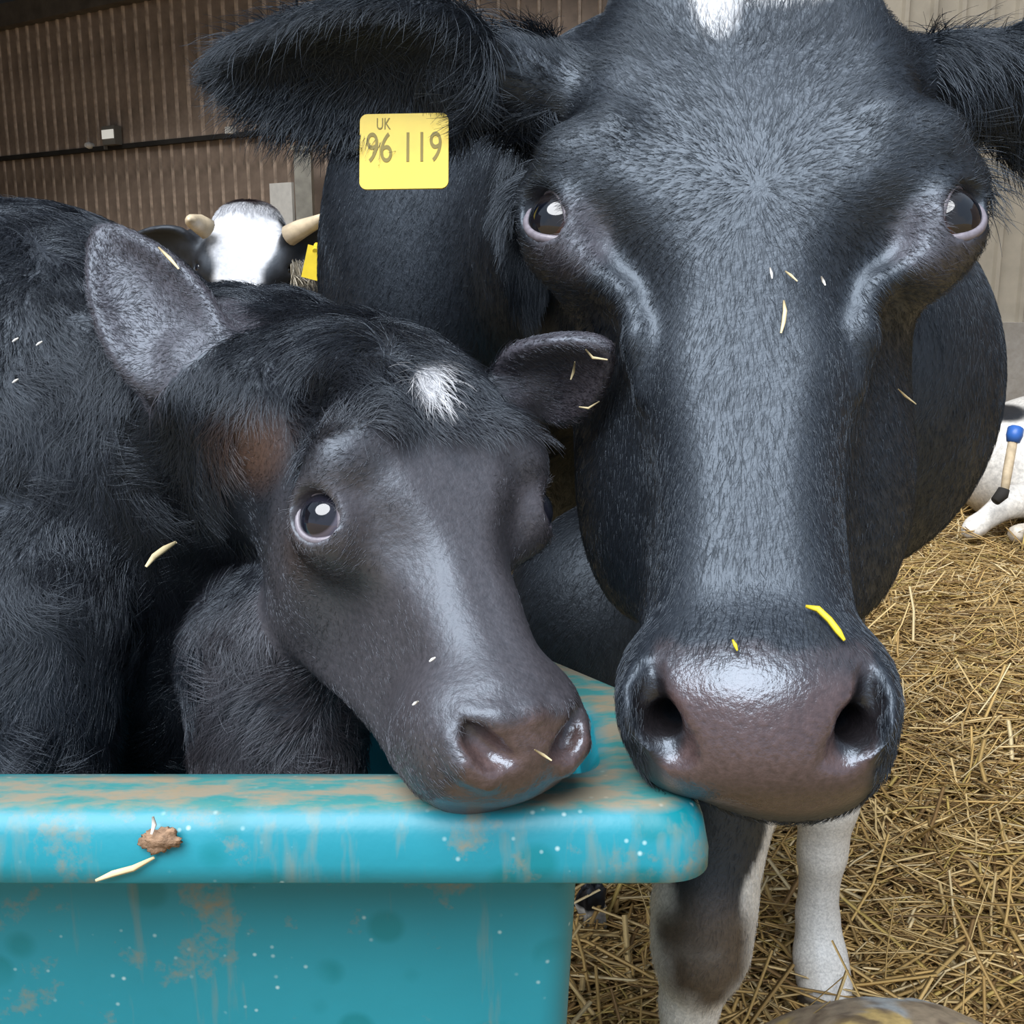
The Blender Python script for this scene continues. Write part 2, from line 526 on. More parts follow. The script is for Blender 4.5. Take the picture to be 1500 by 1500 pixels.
# brown clad wall running back to the far end of the barn
def board_wall(name, A, B, z0, zm, z1, pitch, label):
    A, B = np.array(A, float), np.array(B, float)
    L = np.linalg.norm(B - A); u = (B - A) / L; n = np.array([u[1], -u[0]])
    ang = math.atan2(u[1], u[0])
    back = MB().box((0, 0.02, z0), (L, 0.10, z1 + 0.1), Matrix.Translation((A[0], A[1], 0)) @ Matrix.Rotation(ang, 4, 'Z'))
    w = link(name, back.mesh(name), M['roof'], smooth=False)
    tag(w, label, kind='structure')
    bl = MB().box((0.002, -0.012, 0), (pitch - 0.012, 0.02, zm - z0)).mesh('board'); bl.materials.append(M['board'])
    bu = MB().box((0.002, -0.05, 0), (pitch - 0.012, -0.018, z1 - zm)).mesh('board'); bu.materials.append(M['board'])
    tl = MB().add([(0, 0, 0), (0.012, -0.022, 0), (0.03, -0.022, 0), (0.042, 0, 0), (0, 0, zm - z0), (0.012, -0.022, zm - z0), (0.03, -0.022, zm - z0), (0.042, 0, zm - z0)],
                  [(0, 1, 5, 4), (1, 2, 6, 5), (2, 3, 7, 6), (0, 3, 2, 1), (4, 5, 6, 7), (3, 0, 4, 7)]).mesh('rib'); tl.materials.append(M['lit_rib'])
    tu = MB().add([(0, -.04, 0), (0.012, -0.065, 0), (0.03, -0.065, 0), (0.042, -.04, 0), (0, -.04, z1 - zm), (0.012, -0.065, z1 - zm), (0.03, -0.065, z1 - zm), (0.042, -.04, z1 - zm)],
                  [(0, 1, 5, 4), (1, 2, 6, 5), (2, 3, 7, 6), (0, 3, 2, 1), (4, 5, 6, 7), (3, 0, 4, 7)]).mesh('rib'); tu.materials.append(M['lit_rib'])
    for i in range(int(L / pitch)):
        for me, z, off in ((bl, z0, 0), (bu, zm, 0), (tl, z0, -0.024), (tu, zm, -0.024)):
            o = bpy.data.objects.new('rib' if me in (tl, tu) else 'board', me)
            COL.objects.link(o); o.parent = w
            p = A + u * (i * pitch + off)
            o.location = (p[0], p[1], z); o.rotation_euler = (0, 0, ang)
    def strip(nm, za, zb, d0, d1, mat):
        return link(nm, MB().box((0, -d1, za), (L, -d0, zb), Matrix.Translation((A[0], A[1], 0)) @ Matrix.Rotation(ang, 4, 'Z')).mesh(nm), mat, w, False)
    strip('sheet_overlap', zm - 0.035, zm + 0.0, 0.0, 0.068, M['roof'])
    strip('eaves_beam', z1 - 0.02, z1 + 0.16, 0.03, 0.16, M['steel'])
    return w
wallA, wallB = (-8.40, 12.93), (-1.52, 8.40)
board_wall('wall_left', wallA, wallB, 0.0, 2.18, 3.24, 0.142, 'brown ribbed cladding wall behind the calf')
board_wall('wall_back', (-1.50, 8.45), (1.3, 8.2), 0.0, 2.3, 3.4, 0.142, 'dark brown clad end wall')
# far wall on the right: concrete below, cream sheets above
wr = link('wall_right', MB().box((1.2, 7.0, -0.1), (6.2, 7.3, 0.83)).mesh('wall_right'), M['concrete'], smooth=False)
tag(wr, 'stained concrete base wall under cream sheeting', kind='structure')
prof, nrib = [], 6
for i in range(nrib):
    x = i * 0.17
    prof += [(x, 0), (x + 0.115, 0), (x + 0.127, -0.03), (x + 0.152, -0.03), (x + 0.164, 0)]
prof.append((nrib * 0.17, 0))
def sheet_mesh(h):
    v = [(x, y, z) for z in (0, h) for x, y in prof]; n = len(prof)
    v += [(x, y + 0.004, z) for z in (0, h) for x, y in prof]
    f = [(i, i + 1, n + i + 1, n + i) for i in range(n - 1)] + [(2 * n + i + 1, 2 * n + i, 3 * n + i, 3 * n + i + 1) for i in range(n - 1)]
    return mesh('cladding_sheet', np.array(v), f)
sm_ = sheet_mesh(2.7); sm_.materials.append(M['cream'])
for i in range(5):
    o = bpy.data.objects.new('cladding_sheet', sm_); COL.objects.link(o); o.parent = wr
    o.location = (1.2 + i * 1.02, 7.06 - 0.002 * i, 0.80)
# unseen sides that keep the daylight to the open front
ws = link('wall_side', MB().box((6.2, -1.5, 0), (6.4, 7.3, 5.0)).mesh('wall_side'), M['board'], smooth=False); tag(ws, 'brown side wall of the barn', kind='structure')
ws2 = link('wall_side_far', MB().box((-8.7, -1.5, 0), (-8.5, 13.0, 5.0)).mesh('wall_side_far'), M['board'], smooth=False); tag(ws2, 'brown far side wall of the barn', kind='structure')
def roof_z(y): return 4.7 - (y - 3.4) * 0.145
rm = MB()
for y0, y1 in ((3.4, 5.5), (6.7, 13.2)):          # gap added between the two slabs to bring daylight onto the far walls
    rv = [(-8.8, y0, roof_z(y0)), (6.5, y0, roof_z(y0)), (6.5, y1, roof_z(y1)), (-8.8, y1, roof_z(y1))]
    rv = rv + [(x, y, z + 0.08) for x, y, z in rv]
    rm.add(rv, [(0, 3, 2, 1), (4, 5, 6, 7), (0, 1, 5, 4), (1, 2, 6, 5), (2, 3, 7, 6), (3, 0, 4, 7)])
roof = link('ceiling', rm.mesh('ceiling'), M['roof'], smooth=False)
tag(roof, 'dark barn roof', kind='structure')

# fittings on the brown wall
def wall_pt(px, py, off=0.12):
    """point on the brown wall seen at px, py"""
    d0 = v2w(V(px, py, 1.0)) - np.array([0, 0, CAM_H])
    A, B = np.array(wallA), np.array(wallB); u = nrm(B - A); n = np.array([u[1], -u[0]])
    t = ((A + n * off) @ n) / (d0[:2] @ n)
    return np.array([0, 0, CAM_H]) + d0 * t
wu = nrm(np.array(wallB) - np.array(wallA)); wang = math.atan2(wu[1], wu[0])
def on_wall(mb, p): return [tuple(Matrix.Translation(Vector(p)) @ Matrix.Rotation(wang, 4, 'Z') @ Vector(v)) for v in mb.v]
M['lamp_glass'] = plain('lamp_glass', (0.85, 0.84, 0.78), 0.25, 0.6)
M['lamp_body'] = plain('lamp_body', (0.16, 0.15, 0.13), 0.5, 0.5)
M['lamp_glass'].node_tree.nodes['Principled BSDF'].inputs['Emission Color'].default_value = (1, 0.97, 0.88, 1)
M['lamp_glass'].node_tree.nodes['Principled BSDF'].inputs['Emission Strength'].default_value = 0.2
p = wall_pt(161, 199)
fl_ = empty('floodlight', tuple(p)); tag(fl_, 'square pale floodlight fixed to the brown clad wall', 'floodlight')
for nm, mb, mt in (('housing', MB().box((-0.075, -0.02, -0.07), (0.085, 0.05, 0.075)), 'lamp_body'),
                   ('glass', MB().box((-0.065, -0.03, -0.024), (0.075, -0.019, 0.045)), 'lamp_glass'),
                   ('bracket', MB().box((-0.02, 0.045, -0.02), (0.02, 0.13, 0.02)).box((-0.09, 0.0, -0.1), (-0.08, 0.03, 0.05)), 'lamp_body')):
    mb.v = on_wall(mb, p); link(nm, mb.mesh(nm), M[mt], fl_, False)
p = wall_pt(130, 213, 0.09)
mb = MB().tube([(0, 0.07, 0), (0, 0, 0), (0, -0.03, 0)], [0.02, 0.028, 0.018], 10); mb.v = on_wall(mb, p)
tag(link('wall_knob', mb.mesh('wall_knob'), M['white_paint'], smooth=False), 'tiny white insulator knob beside the floodlight', 'insulator')
p = wall_pt(338, 191, 0.09)
mb = MB().box((-0.03, -0.03, -0.024), (0.03, 0.03, 0.024)).box((-0.012, 0.03, -0.03), (0.012, 0.085, 0.03)); mb.v = on_wall(mb, p)
tag(link('junction_box', mb.mesh('junction_box'), M['white_paint'], smooth=False), 'small white junction box on the brown wall near the cow ear', 'junction box')
p = wall_pt(447, 300, 0.16)
po = link('post', MB().box((p[0] - 0.06, p[1] - 0.05, 0), (p[0] + 0.06, p[1] + 0.05, 2.0)).box((p[0] - 0.075, p[1] - 0.065, 1.99), (p[0] + 0.075, p[1] + 0.065, 2.02)).mesh('post'), M['grey_post'], smooth=False)
tag(po, 'pale grey post at the end of the brown wall', 'post')
p = wall_pt(414, 310, 0.2)
mb = MB().box((-0.11, -0.012, -0.22), (0.11, 0.012, 0.20)).box((-0.10, 0.012, -0.2), (-0.07, 0.09, -0.15)).box((0.07, 0.012, -0.2), (0.1, 0.09, -0.15)); mb.v = on_wall(mb, p)
tag(link('white_panel', mb.mesh('white_panel'), M['white_paint'], smooth=False), 'white board beside the post behind the horned cow', 'board')

# ------------------------------------------------------------------ straw bedding
def m_straw():
    m, nt, b = new_mat('straw')
    a = nt.nodes.new('ShaderNodeAttribute'); a.attribute_name = 'Col'
    nt.links.new(a.outputs['Color'], b.inputs['Base Color'])
    b.inputs['Roughness'].default_value = 0.5; b.inputs['Specular IOR Level'].default_value = 0.4
    return m
M['straw'] = m_straw()
def straw_mesh(name, root, yaw, pit, L, r, cols, bend):
    n = len(root)
    d = np.stack([np.cos(yaw) * np.cos(pit), np.sin(yaw) * np.cos(pit), np.sin(pit)], -1)
    s = np.stack([-np.sin(yaw), np.cos(yaw), np.zeros(n)], -1); u = np.cross(d, s)
    V_ = np.empty((n, 9, 3), dtype=np.float32)
    for i, t in enumerate((-0.5, 0.05, 0.5)):
        c = root + d * (t * L)[:, None] + s * (bend * (t * t) * 4 * L)[:, None] - u * 0
        for j in range(3):
            a = 2 * math.pi * j / 3 + 0.5
            V_[:, i * 3 + j] = c + r[:, None] * (math.cos(a) * s * 1.5 + math.sin(a) * u * 0.8)
    q = []
    for i in range(2):
        for j in range(3):
            k = (j + 1) % 3; q.append((i * 3 + j, i * 3 + k, i * 3 + 3 + k, i * 3 + 3 + j))
    Qd = (np.arange(n)[:, None, None] * 9 + np.array(q)[None]).reshape(-1, 4)
    return mesh(name, V_.reshape(-1, 3), Qd, np.repeat(cols, 9, 0))
def straw_cols(n, rng):
    pal = np.array([(0.50, 0.33, 0.12), (0.58, 0.42, 0.19), (0.38, 0.24, 0.085), (0.66, 0.52, 0.29), (0.22, 0.13, 0.05), (0.46, 0.33, 0.10)])
    c = pal[rng.choice(len(pal), n, p=[0.3, 0.22, 0.2, 0.1, 0.1, 0.08])]
    return c * rng.uniform(0.75, 1.15, (n, 1))
rng = np.random.default_rng(3)
n = 52000
yy = 0.95 + 5.85 * rng.random(n) ** 1.7
ang_lo, ang_hi = -0.05, 0.56
yy = np.minimum(yy, 6.85)
xx = yy * (ang_lo + (ang_hi - ang_lo) * rng.random(n)) + rng.normal(0, 0.12, n)
z = ground_h(xx, yy)
dz = rng.random(n) ** 2 * 0.035
pit = rng.normal(0, 0.12, n) + np.where(rng.random(n) < 0.04, rng.uniform(0.3, 0.9, n), 0)
yaw = rng.normal(0.0, 0.9, n) + np.where(rng.random(n) < 0.3, rng.uniform(0, 3.14, n), 0)
L = rng.uniform(0.05, 0.19, n) * (0.8 + 0.05 * yy)
r = rng.uniform(0.0009, 0.0024, n) * (0.85 + 0.08 * yy)
big = rng.random(n) < 0.10
L = np.where(big, L * 1.7, L); r = np.where(big, r * 1.5, r); dz = np.where(big, dz + 0.012, dz)
st_o = link('straw_bedding', straw_mesh('straw_bedding', np.stack([xx, yy, z + 0.004 + dz + np.abs(np.sin(pit)) * L * 0.45], -1), yaw, pit, L, r, straw_cols(n, rng), rng.normal(0, 0.06, n)), M['straw'])
tag(st_o, 'golden loose straw bedding strewn over the barn floor', 'straw', kind='stuff')

# ------------------------------------------------------------------ the green tub
def m_tub():
    m, nt, b = new_mat('teal_plastic')
    c = nt.nodes.new('ShaderNodeTexCoord'); sep = nt.nodes.new('ShaderNodeSeparateXYZ'); nt.links.new(c.outputs['Object'], sep.inputs[0])
    base = ramp(nt, tex(nt, 5, 3), [(0.3, (0.010, 0.235, 0.31)), (0.7, (0.016, 0.28, 0.36))])
    # damp green blotches, pale spatter, mud
    vo = N(nt, 'ShaderNodeTexVoronoi', Scale=26.0, Randomness=1.0); nt.links.new(c.outputs['Object'], vo.inputs['Vector'])
    wet = ramp(nt, vo.outputs['Distance'], [(0.24, 1), (0.36, 0)])
    wet2 = nt.nodes.new('ShaderNodeMath'); wet2.operation = 'MULTIPLY'; nt.links.new(wet, wet2.inputs[0])
    nt.links.new(ramp(nt, tex(nt, 9, 2), [(0.40, 0), (0.50, 0.85)]), wet2.inputs[1])
    col = mixc(nt, wet2.outputs[0], base, (0.0, 0.20, 0.24))
    vs = N(nt, 'ShaderNodeTexVoronoi', Scale=85.0, Randomness=1.0); nt.links.new(c.outputs['Object'], vs.inputs['Vector'])
    sp = nt.nodes.new('ShaderNodeMath'); sp.operation = 'MULTIPLY'; nt.links.new(ramp(nt, vs.outputs['Distance'], [(0.04, 1), (0.15, 0)]), sp.inputs[0])
    nt.links.new(ramp(nt, tex(nt, 13, 3), [(0.46, 0), (0.56, 0.9)]), sp.inputs[1])
    col = mixc(nt, sp.outputs[0], col, (0.45, 0.66, 0.68))
    mud = ramp(nt, tex(nt, 17, 6, 0.7), [(0.57, 0), (0.70, 0.85)])
    col = mixc(nt, mud, col, (0.25, 0.22, 0.15))
    # streaks of dried mud running down below the rim
    stv = ramp(nt, tex(nt, 20, 4, 0.6, (2.2, 2.2, 0.22)), [(0.56, 0), (0.72, 0.75)])
    col = mixc(nt, stv, col, (0.20, 0.24, 0.20))
    # grime lying on the flat top of the rim
    top = nt.nodes.new('ShaderNodeMapRange'); top.inputs[1].default_value = 0.8175; top.inputs[2].default_value = 0.8205; nt.links.new(sep.outputs['Z'], top.inputs[0])
    gr = mixc(nt, ramp(nt, tex(nt, 24, 5, 0.65, (1, 3, 1)), [(0.42, 0), (0.6, 1)]), (0.06, 0.24, 0.22), (0.34, 0.24, 0.14))
    tf = nt.nodes.new('ShaderNodeMath'); tf.operation = 'MULTIPLY'; tf.inputs[1].default_value = 0.8; nt.links.new(top.outputs[0], tf.inputs[0])
    col = mixc(nt, tf.outputs[0], col, gr)
    nt.links.new(col, b.inputs['Base Color'])
    b.inputs['Roughness'].default_value = 0.42
    bump(nt, b, tex(nt, 40, 4), 0.15, 0.004)
    return m
M['tub'] = m_tub()
TX0, TX1, TY0, TY1 = -1.36, 0.109, 0.535, 1.10
PLAN = [(TX1, TY0), (TX1, 0.700), (-0.20, TY1), (TX0, TY1), (TX0, TY0)]     # the near end is cut back like a prow
def ring(inset, z, rc, n=10):
    m = len(PLAN); lines, out = [], []
    for i in range(m):
        a, b = np.array(PLAN[i]), np.array(PLAN[(i + 1) % m]); d = nrm(b - a); nn = np.array([-d[1], d[0]])
        lines.append((a + nn * inset, d, nn))
    for i in range(m):
        (p, d, nn), (q, e, mm) = lines[i - 1], lines[i]
        t = np.linalg.solve(np.array([d, -e]).T, q - p)[0]; c = p + d * t
        th = math.acos(np.clip(np.dot(d, e), -1, 1)); r_ = min(rc, 0.045 / max(math.tan(th / 2), 0.1)); 
        cc = c - d * r_ * math.tan(th / 2) + nn * r_
        a0 = math.atan2(-nn[1], -nn[0])
        for k in range(n + 1):
            a = a0 + th * k / n; out.append((cc[0] + r_ * math.cos(a), cc[1] + r_ * math.sin(a), z))
    return out
def rings_mesh(name, prof, cap0=False, cap1=False):
    v, f = [], []
    for p in prof: v += ring(*p)
    n = len(ring(*prof[0]))
    for i in range(len(prof) - 1):
        for j in range(n):
            k = (j + 1) % n
            f.append((i * n + j, i * n + k, (i + 1) * n + k, (i + 1) * n + j))
    if cap0: f.append(tuple(reversed(range(n))))
    if cap1: f.append(tuple(range((len(prof) - 1) * n, len(prof) * n)))
    return mesh(name, np.array(v), f)
RZ = 0.821
tub = empty('feed_tub', ((TX0 + TX1) / 2, (TY0 + TY1) / 2, 0.0)); tag(tub, 'deep turquoise plastic tub with a thick rolled rim holding the calf', 'tub')
link('tub_wall', rings_mesh('tub_wall', [(0.100, 0.0, 0.02), (0.099, 0.01, 0.02), (0.068, RZ - 0.06, 0.02), (0.066, RZ - 0.02, 0.02), (0.070, RZ - 0.02, 0.015), (0.074, RZ - 0.06, 0.015), (0.092, 0.36, 0.012)], True, True), M['tub'], tub)
link('rim', rings_mesh('rim', [(0.066, RZ - 0.022, 0.02), (0.05, RZ - 0.024, 0.02), (0.012, RZ - 0.034, 0.024), (0.004, RZ - 0.041, 0.024), (0.0, RZ - 0.038, 0.024), (0.0, RZ - 0.028, 0.024), (0.003, RZ - 0.012, 0.024), (0.008, RZ - 0.004, 0.024), (0.014, RZ - 0.0006, 0.024), (0.02, RZ, 0.024),
                               (0.045, RZ, 0.022), (0.056, RZ - 0.002, 0.02), (0.062, RZ - 0.010, 0.02), (0.0665, RZ - 0.022, 0.02)]), M['tub'], tub)
# ================================================================== eyes
def m_eye(name, iris, edge, pupil=(0.004, 0.005, 0.008)):
    m, nt, b = new_mat(name)
    a = nt.nodes.new('ShaderNodeAttribute'); a.attribute_name = 'Col'
    nt.links.new(a.outputs['Color'], b.inputs['Base Color'])
    b.inputs['Roughness'].default_value = 0.06; b.inputs['Specular IOR Level'].default_value = 0.6
    b.inputs['Coat Weight'].default_value = 0.6; b.inputs['Coat Roughness'].default_value = 0.02
    return m
M['eye'] = m_eye('eyeball', None, None)
M['lid'] = plain('eyelid_skin', (0.20, 0.18, 0.21), 0.38, 0.6, 0.2, 300)
M['lid_dark'] = plain('eyelid_dark', (0.05, 0.045, 0.05), 0.4, 0.6, 0.2, 300)
def ball(C, R, gaze, up, iris, rim, n=40, pupil=0.30, iris_r=0.72):
    v, f, c = [], [], []
    g = nrm(gaze); u = nrm(up - g * np.dot(up, g)); s = np.cross(u, g)
    for i in range(n + 1):
        th = math.pi * i / n
        for j in range(n):
            ph = 2 * math.pi * j / n
            d = g * math.cos(th) + (u * math.sin(ph) + s * math.cos(ph)) * math.sin(th)
            R2 = R * (1 + 0.05 * math.exp(-(th / 0.55) ** 2))
            v.append(C + d * R2)
            pe = math.sqrt((math.sin(th) * math.cos(ph) / (pupil * 1.5)) ** 2 + (math.sin(th) * math.sin(ph) / pupil) ** 2)
            if th < 1.5 and pe < 1: c.append((0.003, 0.004, 0.008))
            elif th < iris_r: c.append(iris)
            else: c.append(rim)
    for i in range(n):
        for j in range(n):
            k = (j + 1) % n
            f.append((i * n + j, (i + 1) * n + j, (i + 1) * n + k, i * n + k))
    return np.array(v), np.array(f), np.array(c)
def almond(C, R, nv, up, a, b, tilt, m=40, lift=1.0, sharp=1.0):
    """closed curve of the lid edge on the eyeball"""
    n_ = nrm(nv); u = nrm(up - n_ * np.dot(up, n_)); s = np.cross(u, n_)
    s, u = s * math.cos(tilt) + u * math.sin(tilt), u * math.cos(tilt) - s * math.sin(tilt)
    out = []
    for i in range(m):
        t = 2 * math.pi * i / m
        x, y = math.cos(t), math.sin(t)
        y = y * (1 - 0.25 * sharp * abs(x) ** 3) * (1.0 if y > 0 else 0.9)
        X, Y = a * x, b * y
        z = math.sqrt(max(R * R - X * X - Y * Y, 0.05 * R * R)) * lift
        out.append(C + s * X + u * Y + n_ * z)
    return np.array(out), s, u, n_
def lid_prim(C, R, nv, up, a, b, tilt):
    """elliptic prism that opens the lids"""
    n_ = nrm(nv); u = nrm(up - n_ * np.dot(up, n_)); s = np.cross(u, n_)
    s, u = s * math.cos(tilt) + u * math.sin(tilt), u * math.cos(tilt) - s * math.sin(tilt)
    return ell(C + n_ * R * 1.15, (a, b, R * 1.2), (s, u, n_))
def make_eye(parent, C, R, gaze, nv, up, a, b, tilt, iris, rim, lid_r=0.0022, lid='lid', upper=1.0):
    v, f, c = ball(C, R, gaze, up, iris, rim)
    e = link('eye', mesh('eye', v2w(v), f, c), M['eye'], parent)
    pts, s, u, n_ = almond(C, R * 1.02, nv, up, a, b, tilt)
    V_, F_ = [], []
    m = len(pts); k = 8
    for i in range(m):
        t = nrm(pts[(i + 1) % m] - pts[i - 1]); o = nrm(pts[i] - C); w = np.cross(t, o)
        low = np.dot(pts[i] - C, u) < 0
        rr = lid_r * (1.0 if low else upper)
        for j in range(k):
            q = 2 * math.pi * j / k
            V_.append(pts[i] + rr * (math.cos(q) * w * 1.25 + math.sin(q) * o))
        for j in range(k):
            F_.append((i * k + j, i * k + (j + 1) % k, ((i + 1) % m) * k + (j + 1) % k, ((i + 1) % m) * k + j))
    link('eyelid', mesh('eyelid', v2w(np.array(V_)), F_), M[lid], parent)
    return e
UPV = np.array([0.0, 1.0, 0.0])

# ================================================================== the big cow
ca = nrm(np.array([-0.03, -0.97, -0.20])); cf = np.array([-0.15, 0.2, -0.97]); cf = nrm(cf - ca * np.dot(ca, cf)); cl = np.cross(ca, cf); cl = nrm(cl * np.sign(cl[0]))
cl = nrm(cl)
CF = Frame(V(1100, 600, 0.648), ca, cl, cf, 1.19, 1.06)
cow_v = Vol((axis_grid((-1.0, -0.26, 0.03), (-0.26, 0.46, 0.0032), (0.46, 0.9, 0.02)),
             axis_grid((-1.62, -0.30, 0.012), (-0.30, 0.40, 0.0032), (0.40, 0.8, 0.025)),
             axis_grid((0.50, 0.92, 0.0032), (0.92, 1.9, 0.012), (1.9, 3.6, 0.04))))
cow_head = [(-0.310, 0.055, 0.075, -0.075, 0.190),
            (-0.250, 0.090, 0.108, -0.030, 0.220),
            (-0.190, 0.108, 0.122, -0.004, 0.235),
            (-0.130, 0.108, 0.124, 0.008, 0.245),
            (-0.085, 0.090, 0.118, 0.006, 0.250),
            (-0.045, 0.068, 0.106, 0.004, 0.245),
            (0.000, 0.056, 0.088, 0.005, 0.225),
            (0.050, 0.050, 0.076, 0.010, 0.175),
            (0.100, 0.053, 0.068, 0.016, 0.125),
            (0.135, 0.058, 0.069, 0.024, 0.100),
            (0.180, 0.046, 0.056, 0.024, 0.085)]
cow_v.add(loft(CF, cow_head, 0.034), 0.01)
LE, RE = CF.p(-0.117, -0.114, -0.029), CF.p(0.119, -0.106, -0.029)
ER = 0.0240
for s_, E in ((-1, LE), (1, RE)):
    out = CF.l * s_
    # orbit: brow ridge, bulge round the ball, crest below, hollow before it
    cow_v.add(ell(E - out * 0.012 - CF.f * 0.014, (0.036, 0.040, 0.036)), 0.04)
    chain(cow_v, [CF.p(s_ * 0.084, -0.155, -0.008), CF.p(s_ * 0.113, -0.150, -0.016), CF.p(s_ * 0.132, -0.132, -0.036), CF.p(s_ * 0.134, -0.112, -0.052)], [0.014, 0.012, 0.011, 0.008], 0.024)
    cow_v.sub(ell(CF.p(s_ * 0.079, -0.078, 0.010), (0.020, 0.042, 0.024), (CF.l * s_ + CF.a * 0.55, CF.a - CF.l * s_ * 0.55, CF.f)), 0.035)
    chain(cow_v, [E + CF.a * 0.026 - out * 0.012 + CF.f * 0.012, CF.p(s_ * 0.080, -0.066, -0.018), CF.p(s_ * 0.071, -0.046, -0.016), CF.p(s_ * 0.066, -0.016, -0.024)],
          [0.008, 0.0055, 0.0042, 0.001], 0.018)
    cow_v.sub(ell(CF.p(s_ * 0.094, -0.054, -0.014), (0.013, 0.014, 0.013)), 0.018)
    cow_v.add(ell(CF.p(s_ * 0.066, 0.00, -0.14), (0.050, 0.11, 0.075)), 0.05)    # masseter
    # eye opening
    nv = out * 0.62 + CF.f * 0.78 + UPV * 0.12
    cow_v.add(ell(E, (ER + 0.0035,) * 3), 0.010)
    cow_v.sub(lid_prim(E, ER, nv, UPV, 0.0228, 0.0155, -0.75 * s_), 0.003)
# muzzle
cow_v.add(ell(CF.p(0.002, 0.164, 0.004), (0.064, 0.043, 0.046), (CF.l, CF.a, CF.f)), 0.035)
for s_ in (-1, 1):
    cow_v.add(ell(CF.p(s_ * 0.050, 0.166, -0.004), (0.025, 0.040, 0.036), (CF.l + CF.a * 0.15 * s_, CF.a - CF.l * 0.15 * s_, CF.f)), 0.022)
cow_v.add(ell(CF.p(0.004, 0.190, 0.004), (0.058, 0.024, 0.038), (CF.l, CF.a, CF.f)), 0.02)    # upper lip
cow_v.add(ell(CF.p(0.016, 0.205, -0.020), (0.040, 0.018, 0.034), (CF.l, CF.a, CF.f)), 0.016)   # lower lip
# nostrils: a long comma on either side of the pad
for pts in ([(-0.056, 0.147, 0.033, 0.003), (-0.0580, 0.160, 0.037, 0.0062), (-0.0545, 0.174, 0.039, 0.0092), (-0.046, 0.186, 0.040, 0.0098), (-0.038, 0.192, 0.041, 0.005)],
            [(0.0555, 0.148, 0.033, 0.003), (0.0560, 0.161, 0.037, 0.0058), (0.0515, 0.174, 0.041, 0.0082), (0.043, 0.185, 0.043, 0.0080), (0.034, 0.191, 0.044, 0.004)]):
    o = np.sign(pts[0][0])
    chain(cow_v, [CF.p(l + o * 0.0085, a - 0.002, f - 0.006) for l, a, f, r in pts[:4]], [0.004, 0.006, 0.007, 0.006], 0.010)     # wing
    chain(cow_v, [CF.p(l, a, f) for l, a, f, r in pts], [r * 1.22 for *_, r in pts], 0.005, True)
    m = pts[2]
    chain(cow_v, [CF.p(m[0], m[1], m[2]), CF.p(m[0] * 0.75, m[1] - 0.010, 0.005)], [0.0112, 0.008], 0.005, True)
# ears
earL_n = nrm(np.array([-0.10, -0.62, -0.75]))
cow_ears = []
cow_ears.append(ear_shape(cow_v, V(735, 98, 0.735), V(318, 105, 0.735), earL_n, 0.090, 0.026, CF.p(-0.085, -0.20, -0.07), 0.040))
cow_ears.append(ear_shape(cow_v, V(1445, 100, 0.76), V(1850, 210, 0.80), nrm(np.array([0.05, -0.45, -0.85])), 0.11, 0.026, CF.p(0.085, -0.20, -0.07), 0.042))
# poll, neck, trunk
cow_v.add(ell(CF.p(0, -0.27, -0.10), (0.085, 0.06, 0.08)), 0.05)
wp = lambda *p: w2v(np.array(p, float))
chain(cow_v, [CF.p(-0.01, -0.12, -0.16), V(960, 330, 1.02), wp(0.17, 1.38, 1.10)], [0.10, 0.165, 0.26], 0.08)
cow_v.add(ell(V(1190, 560, 1.13), (0.178, 0.205, 0.20)), 0.06)                                  # brisket
cow_v.add(ell(V(930, 935, 1.09), (0.135, 0.145, 0.10)), 0.06)                                  # dewlap
cow_v.add(ell(V(655, 400, 1.18), (0.135, 0.26, 0.18)), 0.08)                                    # near shoulder
cow_v.add(ell(wp(0.20, 1.55, 0.98), (0.28, 0.36, 0.40)), 0.1)
chain(cow_v, [wp(0.15, 1.7, 0.98), wp(0.05, 2.3, 0.96), wp(-0.02, 2.9, 1.02)], [0.34, 0.38, 0.32], 0.12)
# forelegs
k1 = W(1030, 1345, 1.20)
k2 = W(1203, 1240, 1.60); k2[2] = 0.36
legA = [(k1[0] + 0.05, k1[1] + 0.16, 0.74), (k1[0] + 0.02, k1[1] + 0.04, 0.56), (k1[0], k1[1], 0.43), (k1[0] - 0.004, k1[1] - 0.01, 0.385), (k1[0] - 0.012, k1[1], 0.31), (k1[0] - 0.014, k1[1] + 0.01, 0.16), (k1[0] - 0.012, k1[1] - 0.005, 0.10), (k1[0] - 0.012, k1[1] - 0.03, 0.035)]
legB = [(0.40, 1.52, 0.75), (0.455, 1.52, 0.52), (0.462, 1.50, 0.40), (0.464, 1.495, 0.35), (0.464, 1.50, 0.26), (0.466, 1.51, 0.15), (0.47, 1.495, 0.09), (0.475, 1.46, 0.03)]
for L_, R_ in ((legA, [0.115, 0.066, 0.053, 0.050, 0.030, 0.028, 0.040, 0.046]), (legB, [0.10, 0.06, 0.05, 0.046, 0.034, 0.030, 0.038, 0.045])):
    chain(cow_v, [wp(*q) for q in L_], R_, 0.02)
for hx in (-0.22, 0.16):
    chain(cow_v, [wp(hx * 0.9, 2.9, 0.85), wp(hx, 2.75, 0.62), wp(hx, 3.0, 0.46), wp(hx, 2.95, 0.10), wp(hx, 2.9, 0.03)], [0.17, 0.10, 0.055, 0.042, 0.05], 0.03)
cow_v.sub((np.array([-2, -2, 0.4]), np.array([2, 1, 4]), lambda x, y, z: (CAM_H - z * st + y * ct - 0.004 + 0 * x).astype(np.float32)), 0.004)
P, Q = cow_v.polys(2)
Nn = vnormals(P, Q)
wP = v2w(P)
Lc, Ac, Hc = CF.inv(P)
col = np.zeros((len(P), 4), dtype=np.float32); col[:] = (0.0070, 0.0088, 0.0130, 1.0)
